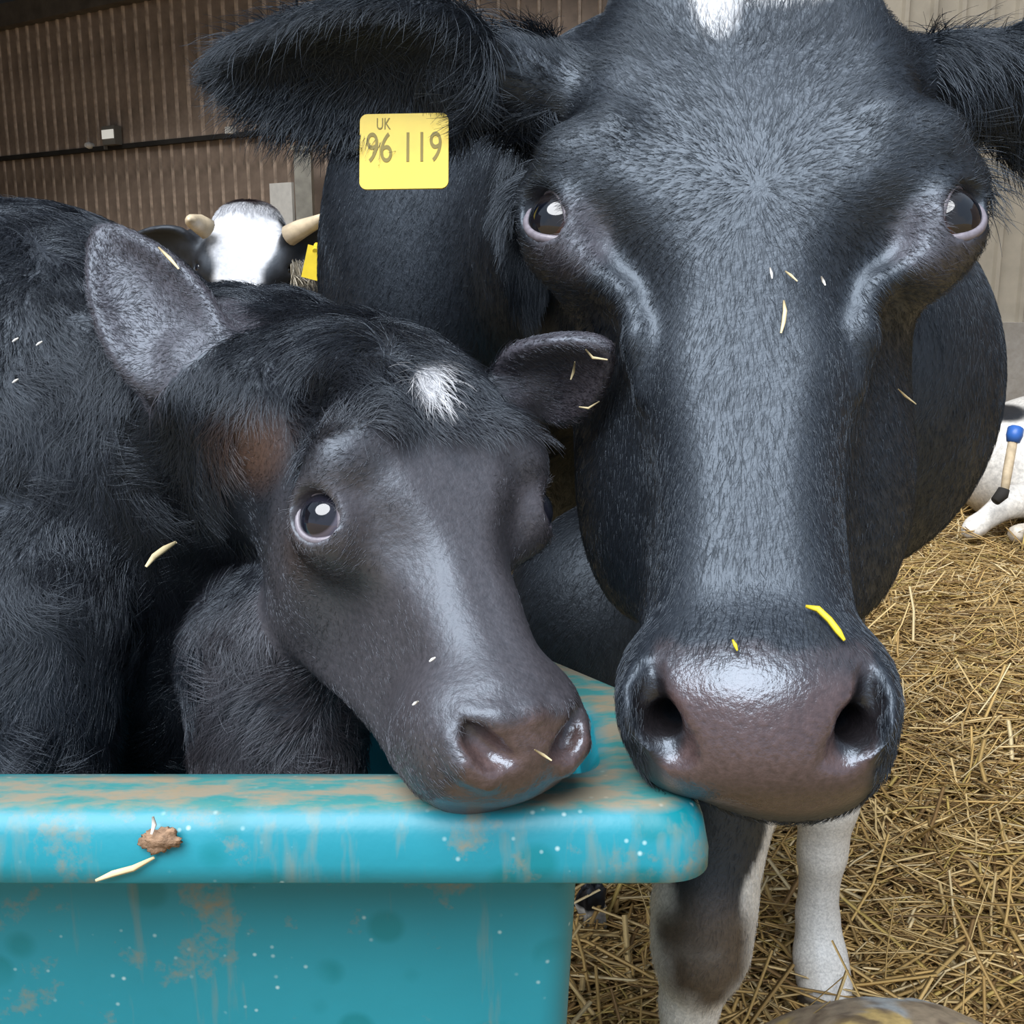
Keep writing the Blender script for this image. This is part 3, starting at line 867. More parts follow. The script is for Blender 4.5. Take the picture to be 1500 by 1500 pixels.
def paint(mask, c, wet=None):
    m = mask[:, None]
    col[:, :3] = col[:, :3] * (1 - m) + np.array(c) * m
    if wet is not None: col[:, 3] = col[:, 3] * (1 - mask) + wet * mask
jit = (fnoise(P, 60, 2) - 0.5)
# white star
star = np.maximum(blob(P, CF.p(-0.020, -0.252, -0.03), (0.017, 0.040, 0.06), 0.25 ), blob(P, CF.p(0.020, -0.252, -0.035), (0.048, 0.017, 0.06), 0.35))
paint(np.clip(star + jit * 0.3 * (star > 0.05), 0, 1), (0.75, 0.75, 0.76))
# bare nose pad: purple-brown wet skin
pad = sstep(0.130, 0.146, Ac + 0.10 * np.abs(Lc) + jit * 0.01) * (1 - sstep(0.052, 0.060, np.abs(Lc - 0.002) + 0.15 * np.maximum(Ac - 0.18, 0))) * sstep(0.005, 0.02, Hc) * sstep(-0.02, 0.02, 0.23 - Ac)
paint(pad, (0.075, 0.048, 0.046), 0.10)
dark = sstep(0.0, 1.0, pad) * (1 - sstep(0.140, 0.165, Ac + jit * 0.02))
paint(dark * 0.8, (0.03, 0.028, 0.032))
for l_, a_, f_ in ((-0.050, 0.176, 0.022), (0.047, 0.176, 0.024), (-0.056, 0.160, 0.024), (0.054, 0.160, 0.024)):
    paint(blob(P, CF.p(l_, a_, f_), (0.015, 0.016, 0.016), 0.25), (0.010, 0.008, 0.009), 0.5)
# skin round the eyes
for E in (LE, RE):
    m = 1 - sstep(0.018, 0.034, np.linalg.norm(P - (E + CF.f * 0.014 + CF.a * 0.016 - CF.l * np.sign((E - CF.o) @ CF.l) * 0.008), axis=1))
    paint(m * 0.8, (0.075, 0.068, 0.080), 0.7)
# legs: white below, mud on the near knee
zz = wP[:, 2]
lm = 1 - sstep(0.425, 0.455, zz + 0.10 * (fnoise(P, 18, 9) - 0.5))
lm = np.maximum(lm, sstep(0.030, 0.040, wP[:, 0] - k1[0] + 0.02 * (fnoise(P, 20, 8) - 0.5) - 0.25 * np.maximum(zz - 0.45, 0)) * (zz < 0.58) * (wP[:, 1] < 1.3))
lB = (1 - sstep(0.5, 0.6, zz)) * (wP[:, 1] > 1.35) * (wP[:, 1] < 2.0)
paint(np.maximum(lm * (zz < 0.6), lB), (0.76, 0.74, 0.70))
kn = blob(wP, (k1[0] - 0.004, k1[1] - 0.055, 0.405), (0.050, 0.07, 0.068), 0.35) * (0.7 + 0.6 * (fnoise(P, 40, 4)))
paint(np.clip(kn, 0, 1) * (wP[:, 1] < 1.3), (0.085, 0.058, 0.038), 1.0)
paint((1 - sstep(0.05, 0.065, zz)), (0.10, 0.08, 0.06))
cow = link('cow', mesh('cow', wP, Q, col), M['skin'])
tag(cow, 'large black cow facing the camera with a white star and yellow ear tag', 'cow')
for s_, E in ((-1, LE), (1, RE)):
    out = CF.l * s_
    make_eye(cow, E, ER, out * 0.55 + CF.f * 0.83, out * 0.62 + CF.f * 0.78 + UPV * 0.12, UPV, 0.0228, 0.0155, -0.75 * s_, (0.010, 0.008, 0.009), (0.045, 0.012, 0.008), 0.0026, upper=0.6)
COWMESH = (P, Nn, Q)
COWCOL = col

# ear tag
M['tag'] = plain('yellow_tag', (0.76, 0.56, 0.03), 0.4, 0.5, 0.1, 30)
M['ink'] = plain('tag_ink', (0.26, 0.21, 0.06), 0.6, 0.3)
tc = V(592, 222, 0.738)
tx = nrm(np.array([1, 0.0, -0.05])); ty = nrm(np.array([0.0, 1, 0.06])); tn = np.cross(tx, ty)
def tagp(u, v, h): return v2w(tc + tx * u + ty * v - tn * h)
def rounded_plate(w, h, t, rc, n=6):
    o = []
    for cx, cy, a0 in ((w - rc, h - rc, 0), (-w + rc, h - rc, 90), (-w + rc, -h + rc, 180), (w - rc, -h + rc, 270)):
        for i in range(n + 1):
            a = math.radians(a0 + 90 * i / n); o.append((cx + rc * math.cos(a), cy + rc * math.sin(a)))
    m = len(o)
    v = [tagp(x, y, -t) for x, y in o] + [tagp(x, y, t) for x, y in o]
    f = [tuple(range(m - 1, -1, -1)), tuple(range(m, 2 * m))] + [(i, (i + 1) % m, m + (i + 1) % m, m + i) for i in range(m)]
    return np.array(v), f
v, f = rounded_plate(0.0300, 0.0258, 0.0009, 0.005)
tg = link('ear_tag', mesh('ear_tag', v, f), M['tag'], cow, False); tg['label'] = 'yellow plastic ear tag reading 96 119'
v, f = MB().tube([tagp(0.002, 0.028, -0.004), tagp(0.002, 0.028, 0.004)], 0.006, 12).v, None
def lettering(txt, u, v, size):
    cu = bpy.data.curves.new('lettering', 'FONT'); cu.body = txt; cu.size = size; cu.align_x = 'CENTER'; cu.align_y = 'CENTER'; cu.extrude = 0.00015
    o = bpy.data.objects.new('lettering', cu); COL.objects.link(o)
    dg = bpy.context.evaluated_depsgraph_get(); me = bpy.data.meshes.new_from_object(o.evaluated_get(dg))
    bpy.data.objects.remove(o)
    co = np.empty(len(me.vertices) * 3, dtype=np.float32); me.vertices.foreach_get('co', co); co = co.reshape(-1, 3)
    w = np.array([tagp(u + p[0] * 0.8, v + p[1] * 1.25, 0.0011 + p[2]) for p in co], dtype=np.float32)
    me.vertices.foreach_set('co', w.ravel()); me.update(); me.materials.clear()
    return me
tnw = v2w(tn) - v2w(np.zeros(3))
link('lettering', lettering('96 119', 0.0, 0.0015, 0.0235), M['ink'], tg, False)
link('lettering', lettering('UK', -0.014, 0.0185, 0.009), M['ink'], tg, False)

# coat: short hair lying away from the whorl between the eyes, longer on the ears and poll
whorl = CF.p(0.004, -0.115, 0.0)
earL_ax, earR_ax = cow_ears[0][0], cow_ears[1][0]
def is_ear(p):
    l, a, h = CF.inv(p)
    return ((l < -0.125) | (l > 0.125)) & (a < -0.125) & ((h < -0.03) | (np.abs(l) > 0.16)) & (p[:, 2] < 0.9)
def cow_dens(c, n):
    v = -(c * n).sum(1) / np.linalg.norm(c, axis=1)
    l, a, h = CF.inv(c)
    d = np.where(c[:, 2] < 0.92, 1.0, 0.5) * sstep(-0.35, 0.0, v) * (c[:, 2] < 1.45)
    wet = sstep(0.130, 0.146, a + 0.10 * np.abs(l)) * (np.abs(l) < 0.060) * (h > 0.0) * (a < 0.3)
    eyes = np.minimum(np.linalg.norm(c - LE, axis=1), np.linalg.norm(c - RE, axis=1)) < 0.027
    d = d * (1 - wet) * (1 - eyes)
    zz = v2w(c)[:, 2]
    return d * (1 + 1.5 * is_ear(c)) * np.where(zz < 0.6, 0.4, 1)
def cow_flow(p):
    g = p - whorl
    l, a, h = CF.inv(p)
    g = g / np.maximum(np.linalg.norm(g, axis=1, keepdims=True), 1e-6)
    g = g + np.array([0, -0.25, 0]) * (a > -0.1)[:, None]
    e = is_ear(p)
    g[e & (l < 0)] = earL_ax * 0.9 + np.array([0, -0.5, -0.2])
    g[e & (l > 0)] = earR_ax * 0.9 + np.array([0, -0.6, -0.2])
    back = (p[:, 2] > 0.92)
    g[back] = np.array([-0.3, -0.7, 0.3])
    return g
def cow_len(p):
    l, a, h = CF.inv(p)
    L_ = np.full(len(p), 0.0080)
    L_ = np.where(a < -0.14, 0.010, L_)
    L_ = np.where((a < -0.2) & (np.abs(l) < 0.12), 0.016, L_)
    L_ = np.where(is_ear(p), 0.018, L_)
    L_ = np.where(p[:, 2] > 0.92, 0.010, L_)
    return L_
grow_fur('coat', cow, *COWMESH, 230000, cow_dens, cow_len, cow_flow, lambda p: np.where(is_ear(p), 0.55, 0.42), COWCOL, M['hair'], 0.00019, 0.06, 4, 5, 0.35)

# long fringe inside and below the ears
def fringe_dens(c, n):
    l, a, h = CF.inv(c)
    out = np.zeros(len(c))
    for (ax, sd, nn, L_), s_, base in ((cow_ears[0], -1, V(735, 105, 0.735)), (cow_ears[1], 1, V(1445, 100, 0.76))):
        q = c - base; t = (q @ ax) / L_; v = q @ sd
        low = (sd[1] * v < 0.012)
        out += (t > -0.25) * (t < 0.95) * is_ear(c) * (np.sign(l) == s_) * (low * 1.0 + 0.25) * (1.6 - t) * (2.2 if s_ < 0 else 0.6)
    return out
def fringe_flow(p):
    l, a, h = CF.inv(p)
    g = np.where((l < 0)[:, None], earL_ax * 0.35, earR_ax * 0.35) + np.array([0, -1.0, -0.25])
    return g
grow_fur('ear_fringe', cow, *COWMESH, 20000, fringe_dens, lambda p: np.where(np.abs(CF.inv(p)[0] + 0.235) < 0.045, 0.026, 0.032), fringe_flow, 0.9, COWCOL, M['hair'], 0.00028, 0.10, 6, 6, 0.7)
# ================================================================== the calf
ka = nrm(np.array([0.30, -0.82, -0.45])); kl = np.array([0.876, -0.014, 0.483])
kl = nrm(kl - ka * np.dot(kl, ka)); kf = -np.cross(ka, kl)
KF = Frame(V(575, 505, 0.690), ka, kl, kf)
calf_v = Vol((axis_grid((-1.25, -0.45, 0.03), (-0.45, -0.32, 0.01), (-0.32, 0.10, 0.0028), (0.10, 0.14, 0.01)),
              axis_grid((-0.62, -0.24, 0.01), (-0.24, 0.22, 0.0028), (0.22, 0.45, 0.012)),
              axis_grid((0.50, 0.80, 0.0028), (0.80, 1.3, 0.01), (1.3, 1.9, 0.03))))
calf_head = [(-0.030, 0.026, 0.035, -0.030, 0.085),
             (0.000, 0.042, 0.050, -0.004, 0.105),
             (0.040, 0.052, 0.060, 0.016, 0.125),
             (0.080, 0.054, 0.066, 0.020, 0.145),
             (0.115, 0.049, 0.067, 0.016, 0.152),
             (0.150, 0.037, 0.060, 0.010, 0.145),
             (0.185, 0.031, 0.051, 0.008, 0.122),
             (0.220, 0.030, 0.044, 0.010, 0.102),
             (0.250, 0.031, 0.042, 0.010, 0.085)]
calf_v.add(loft(KF, calf_head, 0.024), 0.008)
KE, KE2 = KF.p(-0.0635, 0.117, -0.020), KF.p(0.0635, 0.117, -0.020)
KR = 0.0180
for s_, E in ((-1, KE), (1, KE2)):
    out = KF.l * s_
    calf_v.add(ell(E - out * 0.006 + KF.f * (-0.006), (0.026, 0.027, 0.026)), 0.026)
    chain(calf_v, [KF.p(s_ * 0.046, 0.080, 0.010), KF.p(s_ * 0.060, 0.090, 0.002), KF.p(s_ * 0.070, 0.104, -0.016)], [0.013, 0.012, 0.009], 0.02)     # brow
    calf_v.sub(ell(KF.p(s_ * 0.046, 0.148, 0.012), (0.012, 0.022, 0.014), (KF.l * s_ + KF.a * 0.6, KF.a - KF.l * s_ * 0.6, KF.f)), 0.026)
    calf_v.add(ell(KF.p(s_ * 0.040, 0.085, -0.085), (0.032, 0.062, 0.045)), 0.03)
    nv = out * 0.80 + KF.f * 0.55 + KF.a * 0.05
    calf_v.add(ell(E, (KR + 0.003,) * 3), 0.008)
    calf_v.sub(lid_prim(E, KR, nv, UPV, 0.0160, 0.0142, -0.6 * s_), 0.003)
# muzzle
calf_v.add(ell(KF.p(0, 0.252, -0.022), (0.044, 0.034, 0.038), (KF.l, KF.a, KF.f)), 0.02)
calf_v.add(ell(KF.p(0, 0.268, -0.026), (0.034, 0.020, 0.030), (KF.l, KF.a, KF.f)), 0.016)
for s_ in (-1, 1):
    calf_v.add(ell(KF.p(s_ * 0.031, 0.246, -0.036), (0.020, 0.030, 0.034), (KF.l, KF.a, KF.f)), 0.018)
calf_v.add(ell(KF.p(0, 0.264, -0.060), (0.032, 0.022, 0.020), (KF.l, KF.a, KF.f)), 0.014)
calf_v.add(ell(KF.p(0, 0.238, -0.080), (0.032, 0.030, 0.020), (KF.l, KF.a, KF.f)), 0.016)
chain(calf_v, [KF.p(-0.030, 0.252, 0.006), KF.p(-0.018, 0.258, 0.010), KF.p(0.0, 0.258, 0.013), KF.p(0.018, 0.258, 0.010), KF.p(0.030, 0.252, 0.006)], [0.003, 0.004, 0.004, 0.004, 0.003], 0.010)
for s_ in (-1, 1):
    chain(calf_v, [KF.p(s_ * 0.0385, 0.260, -0.004), KF.p(s_ * 0.034, 0.272, -0.006), KF.p(s_ * 0.024, 0.283, -0.008)], [0.004, 0.005, 0.004], 0.010)
    chain(calf_v, [KF.p(s_ * 0.0310, 0.256, 0.003), KF.p(s_ * 0.0285, 0.264, 0.003), KF.p(s_ * 0.0225, 0.272, 0.002), KF.p(s_ * 0.013, 0.277, 0.003)], [0.003, 0.0058, 0.0062, 0.003], 0.005, True)
# mouth line
chain(calf_v, [KF.p(-0.046, 0.212, -0.078), KF.p(-0.040, 0.240, -0.076), KF.p(-0.028, 0.272, -0.066), KF.p(0, 0.290, -0.062), KF.p(0.028, 0.272, -0.066)], [0.0012, 0.0024, 0.0024, 0.0024, 0.001], 0.005, True)
# ears
ear_shape(calf_v, V(298, 572, 0.700), V(148, 340, 0.725), nrm(np.array([0.25, -0.30, -0.9])), 0.074, 0.016, KF.p(-0.045, 0.035, -0.055), 0.026, cup=0.75)
ear_shape(calf_v, V(752, 585, 0.745), V(890, 508, 0.688), nrm(np.array([-0.15, -0.55, -0.75])), 0.066, 0.016, KF.p(0.045, 0.035, -0.055), 0.024, cup=0.75)
# neck, chest, shoulders, trunk, legs
chain(calf_v, [KF.p(0, 0.03, -0.07), V(370, 640, 0.81), V(215, 690, 0.88)], [0.060, 0.080, 0.115], 0.05)
chain(calf_v, [KF.p(-0.01, 0.0, -0.05), V(390, 560, 0.80), V(210, 545, 0.87)], [0.036, 0.046, 0.062], 0.05)
calf_v.add(ell(V(215, 850, 0.89), (0.125, 0.17, 0.085)), 0.06)
calf_v.add(ell(V(25, 540, 0.90), (0.140, 0.122, 0.13)), 0.08)
chain(calf_v, [V(5, 665, 0.90), V(-350, 670, 0.90), wp(-1.00, 0.84, 0.94)], [0.155, 0.16, 0.15], 0.1)
calf_v.add(ell(V(10, 800, 0.80), (0.075, 0.17, 0.075)), 0.05)
tubfloor = 0.362
for top, mid, low in ((V(50, 900, 0.765), (-0.335, 0.675, 0.68), (-0.325, 0.68, tubfloor + 0.03)), (V(405, 960, 0.775), (-0.158, 0.695, 0.66), (-0.155, 0.70, tubfloor + 0.03))):
    chain(calf_v, [top, wp(*mid), wp(low[0], low[1], 0.56), wp(low[0], low[1] + 0.0, 0.48), wp(*low)], [0.062, 0.046, 0.036, 0.030, 0.030], 0.03)
for hx, hy in ((-1.02, 0.76), (-1.04, 0.92)):
    chain(calf_v, [wp(-1.0, 0.84, 0.90), wp(hx, hy, 0.66), wp(hx - 0.03, hy, 0.52), wp(hx, hy, tubfloor + 0.03)], [0.11, 0.060, 0.035, 0.03], 0.03)
kw = KF.p(0.0, 0.075, 0.0)
kearN, kearF = nrm(V(148, 338, 0.735) - V(320, 560, 0.715)), nrm(V(898, 505, 0.715) - V(752, 585, 0.755))
nb, fb = V(320, 560, 0.715), V(752, 585, 0.755)
def ear_t(p): return (p - nb) @ kearN, (p - fb) @ kearF
def calf_reg(p):
    l, a, h = KF.inv(p)
    t1, t2 = ear_t(p)
    e1 = (t1 > 0.01) & (np.linalg.norm(p - nb - t1[:, None] * kearN, axis=1) < 0.05) & (t1 < 0.16)
    e2 = (t2 > 0.01) & (np.linalg.norm(p - fb - t2[:, None] * kearF, axis=1) < 0.05) & (t2 < 0.12)
    face = (np.abs(l) < 0.09) & (a > 0.02) & (h > -0.15) & (p[:, 2] < 0.80) & ~e1 & ~e2
    poll = face & (a < 0.085) & (h > -0.03)
    return e1, e2, face, poll, (l, a, h)
P, Q = calf_v.polys(2)
Nn = vnormals(P, Q)
Lk, Ak, Hk = KF.inv(P)
col = np.zeros((len(P), 4), dtype=np.float32); col[:] = (0.0100, 0.0105, 0.0145, 1.0)
jit = (fnoise(P, 70, 2) - 0.5)
head = sstep(-0.02, 0.02, Ak) * (np.abs(Lk) < 0.12)
# short brownish coat on the face, rusty patch below the ear
paint(sstep(0.06, 0.12, Ak + jit * 0.03) * 0.85 * (Ak < 0.4) * (np.abs(Lk) < 0.1) * (P[:, 2] < 0.76), (0.058, 0.052, 0.058))
paint(blob(P, V(352, 655, 0.67), (0.030, 0.024, 0.05), 0.6) * 0.9, (0.070, 0.034, 0.018))
paint(blob(P, V(430, 820, 0.62), (0.013, 0.022, 0.05), 0.6) * 0.6, (0.05, 0.028, 0.018))
paint(blob(P, V(860, 560, 0.72), (0.014, 0.035, 0.04), 0.5) * 0.7, (0.06, 0.034, 0.022))
e1_, e2_, *_ = calf_reg(P)
paint((e1_ | e2_).astype(float) * 0.8, (0.065, 0.058, 0.070))
cst = KF.p(0.006, 0.045, 0.016)
cstar = blob(P, cst, (0.008, 0.015, 0.03), 0.35)
paint(cstar, (0.72, 0.72, 0.74))
kpad = sstep(0.254, 0.266, Ak + jit * 0.012) * sstep(-0.070, -0.058, Hk) * (1 - sstep(0.036, 0.042, np.abs(Lk)))
paint(kpad, (0.085, 0.055, 0.052), 0.12)
paint(sstep(0.215, 0.25, Ak) * (1 - kpad) * 0.5 * (Ak < 0.4), (0.045, 0.038, 0.042), 0.6)
for E in (KE, KE2):
    m = 1 - sstep(0.017, 0.030, np.linalg.norm(P - (E + KF.f * 0.006), axis=1))
    paint(m * 0.8, (0.06, 0.052, 0.058), 0.8)
calf = link('calf', mesh('calf', v2w(P), Q, col), M['skin'])
tag(calf, 'fluffy black calf with a small white star standing in the turquoise tub', 'calf')
for s_, E in ((-1, KE), (1, KE2)):
    out = KF.l * s_
    make_eye(calf, E, KR, out * 0.72 + KF.f * 0.62 - KF.a * 0.02, out * 0.80 + KF.f * 0.55 + KF.a * 0.05, UPV, 0.0163, 0.0145, -0.6 * s_, (0.012, 0.012, 0.02), (0.10, 0.09, 0.12), 0.0019, upper=0.9)
CALFMESH = (P, Nn, Q)

def calf_dens(c, n):
    v = -(c * n).sum(1) / np.linalg.norm(c, axis=1)
    e1, e2, face, poll, (l, a, h) = calf_reg(c)
    d = sstep(-0.4, 0.0, v) * (c[:, 0] > -0.62)
    wet = (a > 0.258) & (a < 0.4) & (h > -0.065) & (np.abs(l) < 0.04)
    eyes = np.minimum(np.linalg.norm(c - KE, axis=1), np.linalg.norm(c - KE2, axis=1)) < 0.021
    return d * (1 - wet) * (1 - eyes) * np.where(face & ~poll, 0.9, 1.0) * np.where(poll | e1 | e2, 1.6, 1)
def calf_flow(p):
    e1, e2, face, poll, (l, a, h) = calf_reg(p)
    g = p - kw
    g = g / np.maximum(np.linalg.norm(g, axis=1, keepdims=True), 1e-6) + KF.a * 0.6 * (a > 0.09)[:, None]
    body = ~(face | e1 | e2)
    g[body] = np.array([-0.25, -0.85, -0.1])
    g[poll] = KF.a * 0.55 + KF.l * 0.5
    g[e1] = kearN + np.array([-0.15, -0.1, 0]); g[e2] = kearF + np.array([0, -0.3, 0])
    return g
def calf_len(p):
    e1, e2, face, poll, (l, a, h) = calf_reg(p)
    L_ = np.full(len(p), 0.024)
    L_[face] = 0.006
    L_[poll] = 0.020
    L_[e1 | e2] = 0.005
    return L_
def calf_lift(p):
    e1, e2, face, poll, (l, a, h) = calf_reg(p)
    return np.where(face & ~poll, 0.25, np.where(poll, 0.75, 0.6))
grow_fur('coat', calf, *CALFMESH, 150000, calf_dens, calf_len, calf_flow, calf_lift, col, M['calf_hair'], 0.00021, 0.22, 6, 8, 1.5)
# ================================================================== the horned cow further back
M['horn'] = plain('horn', (0.62, 0.50, 0.34), 0.4, 0.5, 0.15, 40)
ha = nrm(np.array([0.03, -0.95, -0.30])); hf_ = np.array([0.12, 0.28, -0.95]); hf_ = nrm(hf_ - ha * np.dot(ha, hf_)); hl = np.cross(ha, hf_); hl = nrm(hl * np.sign(hl[0]))
HF = Frame(V(354, 440, 2.72), ha, hl, hf_)
hv = Vol((axis_grid((-2.1, -1.05, 0.03), (-1.05, -0.36, 0.008), (-0.36, 0.3, 0.03)),
          axis_grid((-1.15, 0.15, 0.025), (0.15, 0.85, 0.008), (0.85, 1.1, 0.03)),
          axis_grid((2.45, 3.05, 0.008), (3.05, 5.3, 0.04))))
hv.add(loft(HF, [(r[0] * 0.95, r[1] * 1.0, r[2] * 1.0, r[3], r[4]) for r in cow_head], 0.032), 0.02)
HLE, HRE = HF.p(-0.104, -0.10, -0.03), HF.p(0.104, -0.10, -0.03)
for s_, E in ((-1, HLE), (1, HRE)):
    hv.add(ell(E - HF.l * s_ * 0.012, (0.034, 0.036, 0.034)), 0.03)
    hv.add(ell(E, (0.022,) * 3), 0.01)
    hv.sub(lid_prim(E, 0.019, HF.l * s_ * 0.7 + HF.f * 0.7, UPV, 0.017, 0.012, -0.5 * s_), 0.004)
    hv.add(ell(HF.p(s_ * 0.05, 0.155, 0.0), (0.026, 0.04, 0.036)), 0.02)
hv.add(ell(HF.p(0, 0.16, 0.005), (0.062, 0.05, 0.042)), 0.03)
hv.add(ell(HF.p(0, 0.20, -0.02), (0.045, 0.02, 0.035)), 0.02)
hv.add(ell(HF.p(0, -0.275, -0.06), (0.075, 0.040, 0.06)), 0.05)
ear_shape(hv, V(292, 366, 2.78), V(188, 356, 2.78), nrm(np.array([0.0, -0.5, -0.85])), 0.115, 0.03, HF.p(-0.085, -0.18, -0.07), 0.04)
ear_shape(hv, V(412, 372, 2.78), V(486, 345, 2.78), nrm(np.array([0.0, -0.5, -0.85])), 0.115, 0.03, HF.p(0.085, -0.18, -0.07), 0.04)
hb = v2w(HF.o)
bx, by = hb[0], hb[1]
chain(hv, [HF.p(0, -0.14, -0.14), wp(bx - 0.10, by + 0.60, 1.05), wp(bx - 0.22, by + 0.95, 0.98)], [0.10, 0.17, 0.28], 0.1)
chain(hv, [wp(bx - 0.22, by + 1.0, 0.95), wp(bx - 0.35, by + 1.5, 0.93), wp(bx - 0.48, by + 2.05, 0.98)], [0.33, 0.37, 0.30], 0.12)
for lx, ly in ((bx - 0.05, by + 0.85), (bx - 0.42, by + 0.95), (bx - 0.30, by + 2.05), (bx - 0.65, by + 2.1)):
    chain(hv, [wp(lx, ly, 0.75), wp(lx, ly, 0.42), wp(lx, ly, 0.1), wp(lx, ly - 0.03, 0.03)], [0.11, 0.06, 0.042, 0.055], 0.03)
P, Q = hv.polys(2)
wP = v2w(P); Lh, Ah, Hh = HF.inv(P)
col = np.zeros((len(P), 4), dtype=np.float32); col[:] = (0.013, 0.012, 0.013, 1.0)
jit = fnoise(P, 22, 3) - 0.5
wid = np.interp(Ah, [-0.28, -0.20, -0.14, -0.08, 0.0, 0.2], [0.085, 0.095, 0.082, 0.058, 0.050, 0.055])
paint((1 - sstep(-0.012, 0.012, np.abs(Lh + 0.006) - wid + jit * 0.03)) * sstep(-0.300, -0.282, Ah + jit * 0.04) * (Hh > -0.10) * (Ah < 0.26), (0.62, 0.62, 0.64))
paint((1 - sstep(-0.296, -0.276, Ah + jit * 0.05)) * (np.abs(Lh) < 0.1) * (Hh > -0.14), (0.030, 0.014, 0.012))
paint((wP[:, 2] < 0.45).astype(float), (0.6, 0.58, 0.55))
hcow = link('cow', mesh('cow', wP, Q, col), M['skin_far']); tag(hcow, 'black cow with short horns and a broad white face behind the calf', 'cow')
for s_, E in ((-1, HLE), (1, HRE)):
    make_eye(hcow, E, 0.019, HF.l * s_ * 0.6 + HF.f * 0.8, HF.l * s_ * 0.7 + HF.f * 0.7, UPV, 0.0175, 0.0125, -0.5 * s_, (0.012, 0.01, 0.01), (0.03, 0.015, 0.01), 0.002, 'lid_dark')
for pts in ([V(304, 336, 2.74), V(292, 328, 2.72), V(281, 324, 2.66), V(277, 322, 2.60)], [V(424, 345, 2.76), V(440, 336, 2.74), V(462, 326, 2.70), V(481, 313, 2.64)]):
    link('horn', MB().tube([v2w(q) for q in pts], [0.027, 0.024, 0.017, 0.005], 12).mesh('horn'), M['horn'], hcow)
tmb = MB()
for t_ in range(1):
    c0 = V(463, 386, 2.70)
    tmb.box((-0.028, -0.004, -0.04), (0.028, 0.004, 0.04), Matrix.Translation(Vector(v2w(c0))) @ Matrix.Rotation(0.25, 4, 'Y'))
    tmb.tube([v2w(c0) + np.array([0, -0.006, 0.03]), v2w(c0) + np.array([0, 0.02, 0.045])], 0.007, 8)
link('ear_tag', tmb.mesh('ear_tag'), M['tag'], hcow, False)
P_, Q_ = P, Q
def tuft_dens(c, n):
    l, a, h = HF.inv(c); return ((a < -0.262) & (np.abs(l) < 0.1) & (h > -0.14)) * 1.0
grow_fur('poll_tuft', hcow, P, vnormals(P, Q), Q, 5000, tuft_dens, lambda p: np.full(len(p), 0.022), lambda p: np.tile(np.array([0.1, -0.8, -0.5]), (len(p), 1)), 0.5, col, M['hair'], 0.0005, 0.1, 4, 21, 0.5)
def jaw_dens(c, n):
    return ((c[:, 0] > V(418, 0, 2.7)[0]) & (c[:, 1] < V(0, 375, 2.75)[1]) & (c[:, 1] > V(0, 440, 2.7)[1]) & (c[:, 2] < 2.95)) * 1.0
ecol = col.copy(); ecol[:, :3] = (0.30, 0.25, 0.17)
grow_fur('ear_hair', hcow, P, vnormals(P, Q), Q, 420, jaw_dens, lambda p: np.full(len(p), 0.06), lambda p: np.tile(np.array([0.25, -1.0, -0.2]), (len(p), 1)), 0.5, ecol, M['hair'], 0.0014, 0.1, 4, 22, 0.4)

# ================================================================== the white cow lying by the far wall
lv_ = Vol((axis_grid((1.7, 2.45, 0.012), (2.45, 4.6, 0.04)), axis_grid((-0.75, 0.75, 0.014)), axis_grid((4.2, 5.3, 0.014), (5.3, 6.2, 0.04))))
gz = lambda px, d, z: wp((px - 750) / F_PX * d, d * 1.0, z)
lv_.add(ell(V(1585, 665, 5.05), (0.58, 0.30, 0.42)), 0.05)
lv_.add(ell(V(1500, 690, 5.0), (0.30, 0.25, 0.30)), 0.08)
chain(lv_, [V(1600, 660, 5.05), V(1850, 640, 5.0), V(1960, 560, 4.9)], [0.28, 0.26, 0.15], 0.1)
chain(lv_, [V(1960, 560, 4.9), V(2040, 590, 4.7), V(2090, 640, 4.55)], [0.13, 0.10, 0.065], 0.06)
chain(lv_, [V(1545, 730, 4.75), V(1480, 735, 4.62), V(1428, 772, 4.56), V(1418, 779, 4.55)], [0.11, 0.062, 0.040, 0.028], 0.04)
chain(lv_, [V(1600, 745, 4.75), V(1540, 778, 4.56), V(1490, 782, 4.50)], [0.10, 0.055, 0.04], 0.04)
lv_.add(ell(V(1462, 612, 5.0), (0.055, 0.045, 0.06)), 0.03)
lv_.sub((np.array([1, -2, 4]), np.array([6, 1, 7]), lambda x, y, z: (CAM_H - z * st + y * ct - 0.006 + 0 * x).astype(np.float32)), 0.01)
P, Q = lv_.polys(2); wP = v2w(P)
col = np.zeros((len(P), 4), dtype=np.float32); col[:] = (0.70, 0.66, 0.60, 1.0)
paint(blob(P, V(1462, 608, 4.98), (0.075, 0.055, 0.3), 0.25), (0.012, 0.011, 0.012))
paint(blob(P, V(1700, 620, 5.0), (0.35, 0.3, 0.6), 0.2), (0.014, 0.013, 0.014))
paint((fnoise(P, 6, 4) > 0.62) * (1 - sstep(0.1, 0.3, wP[:, 2])) * 0.5, (0.35, 0.26, 0.15))
lcow = link('cow', mesh('cow', wP, Q, col), M['skin_far']); tag(lcow, 'mostly white cow lying on straw below the concrete wall', 'cow')

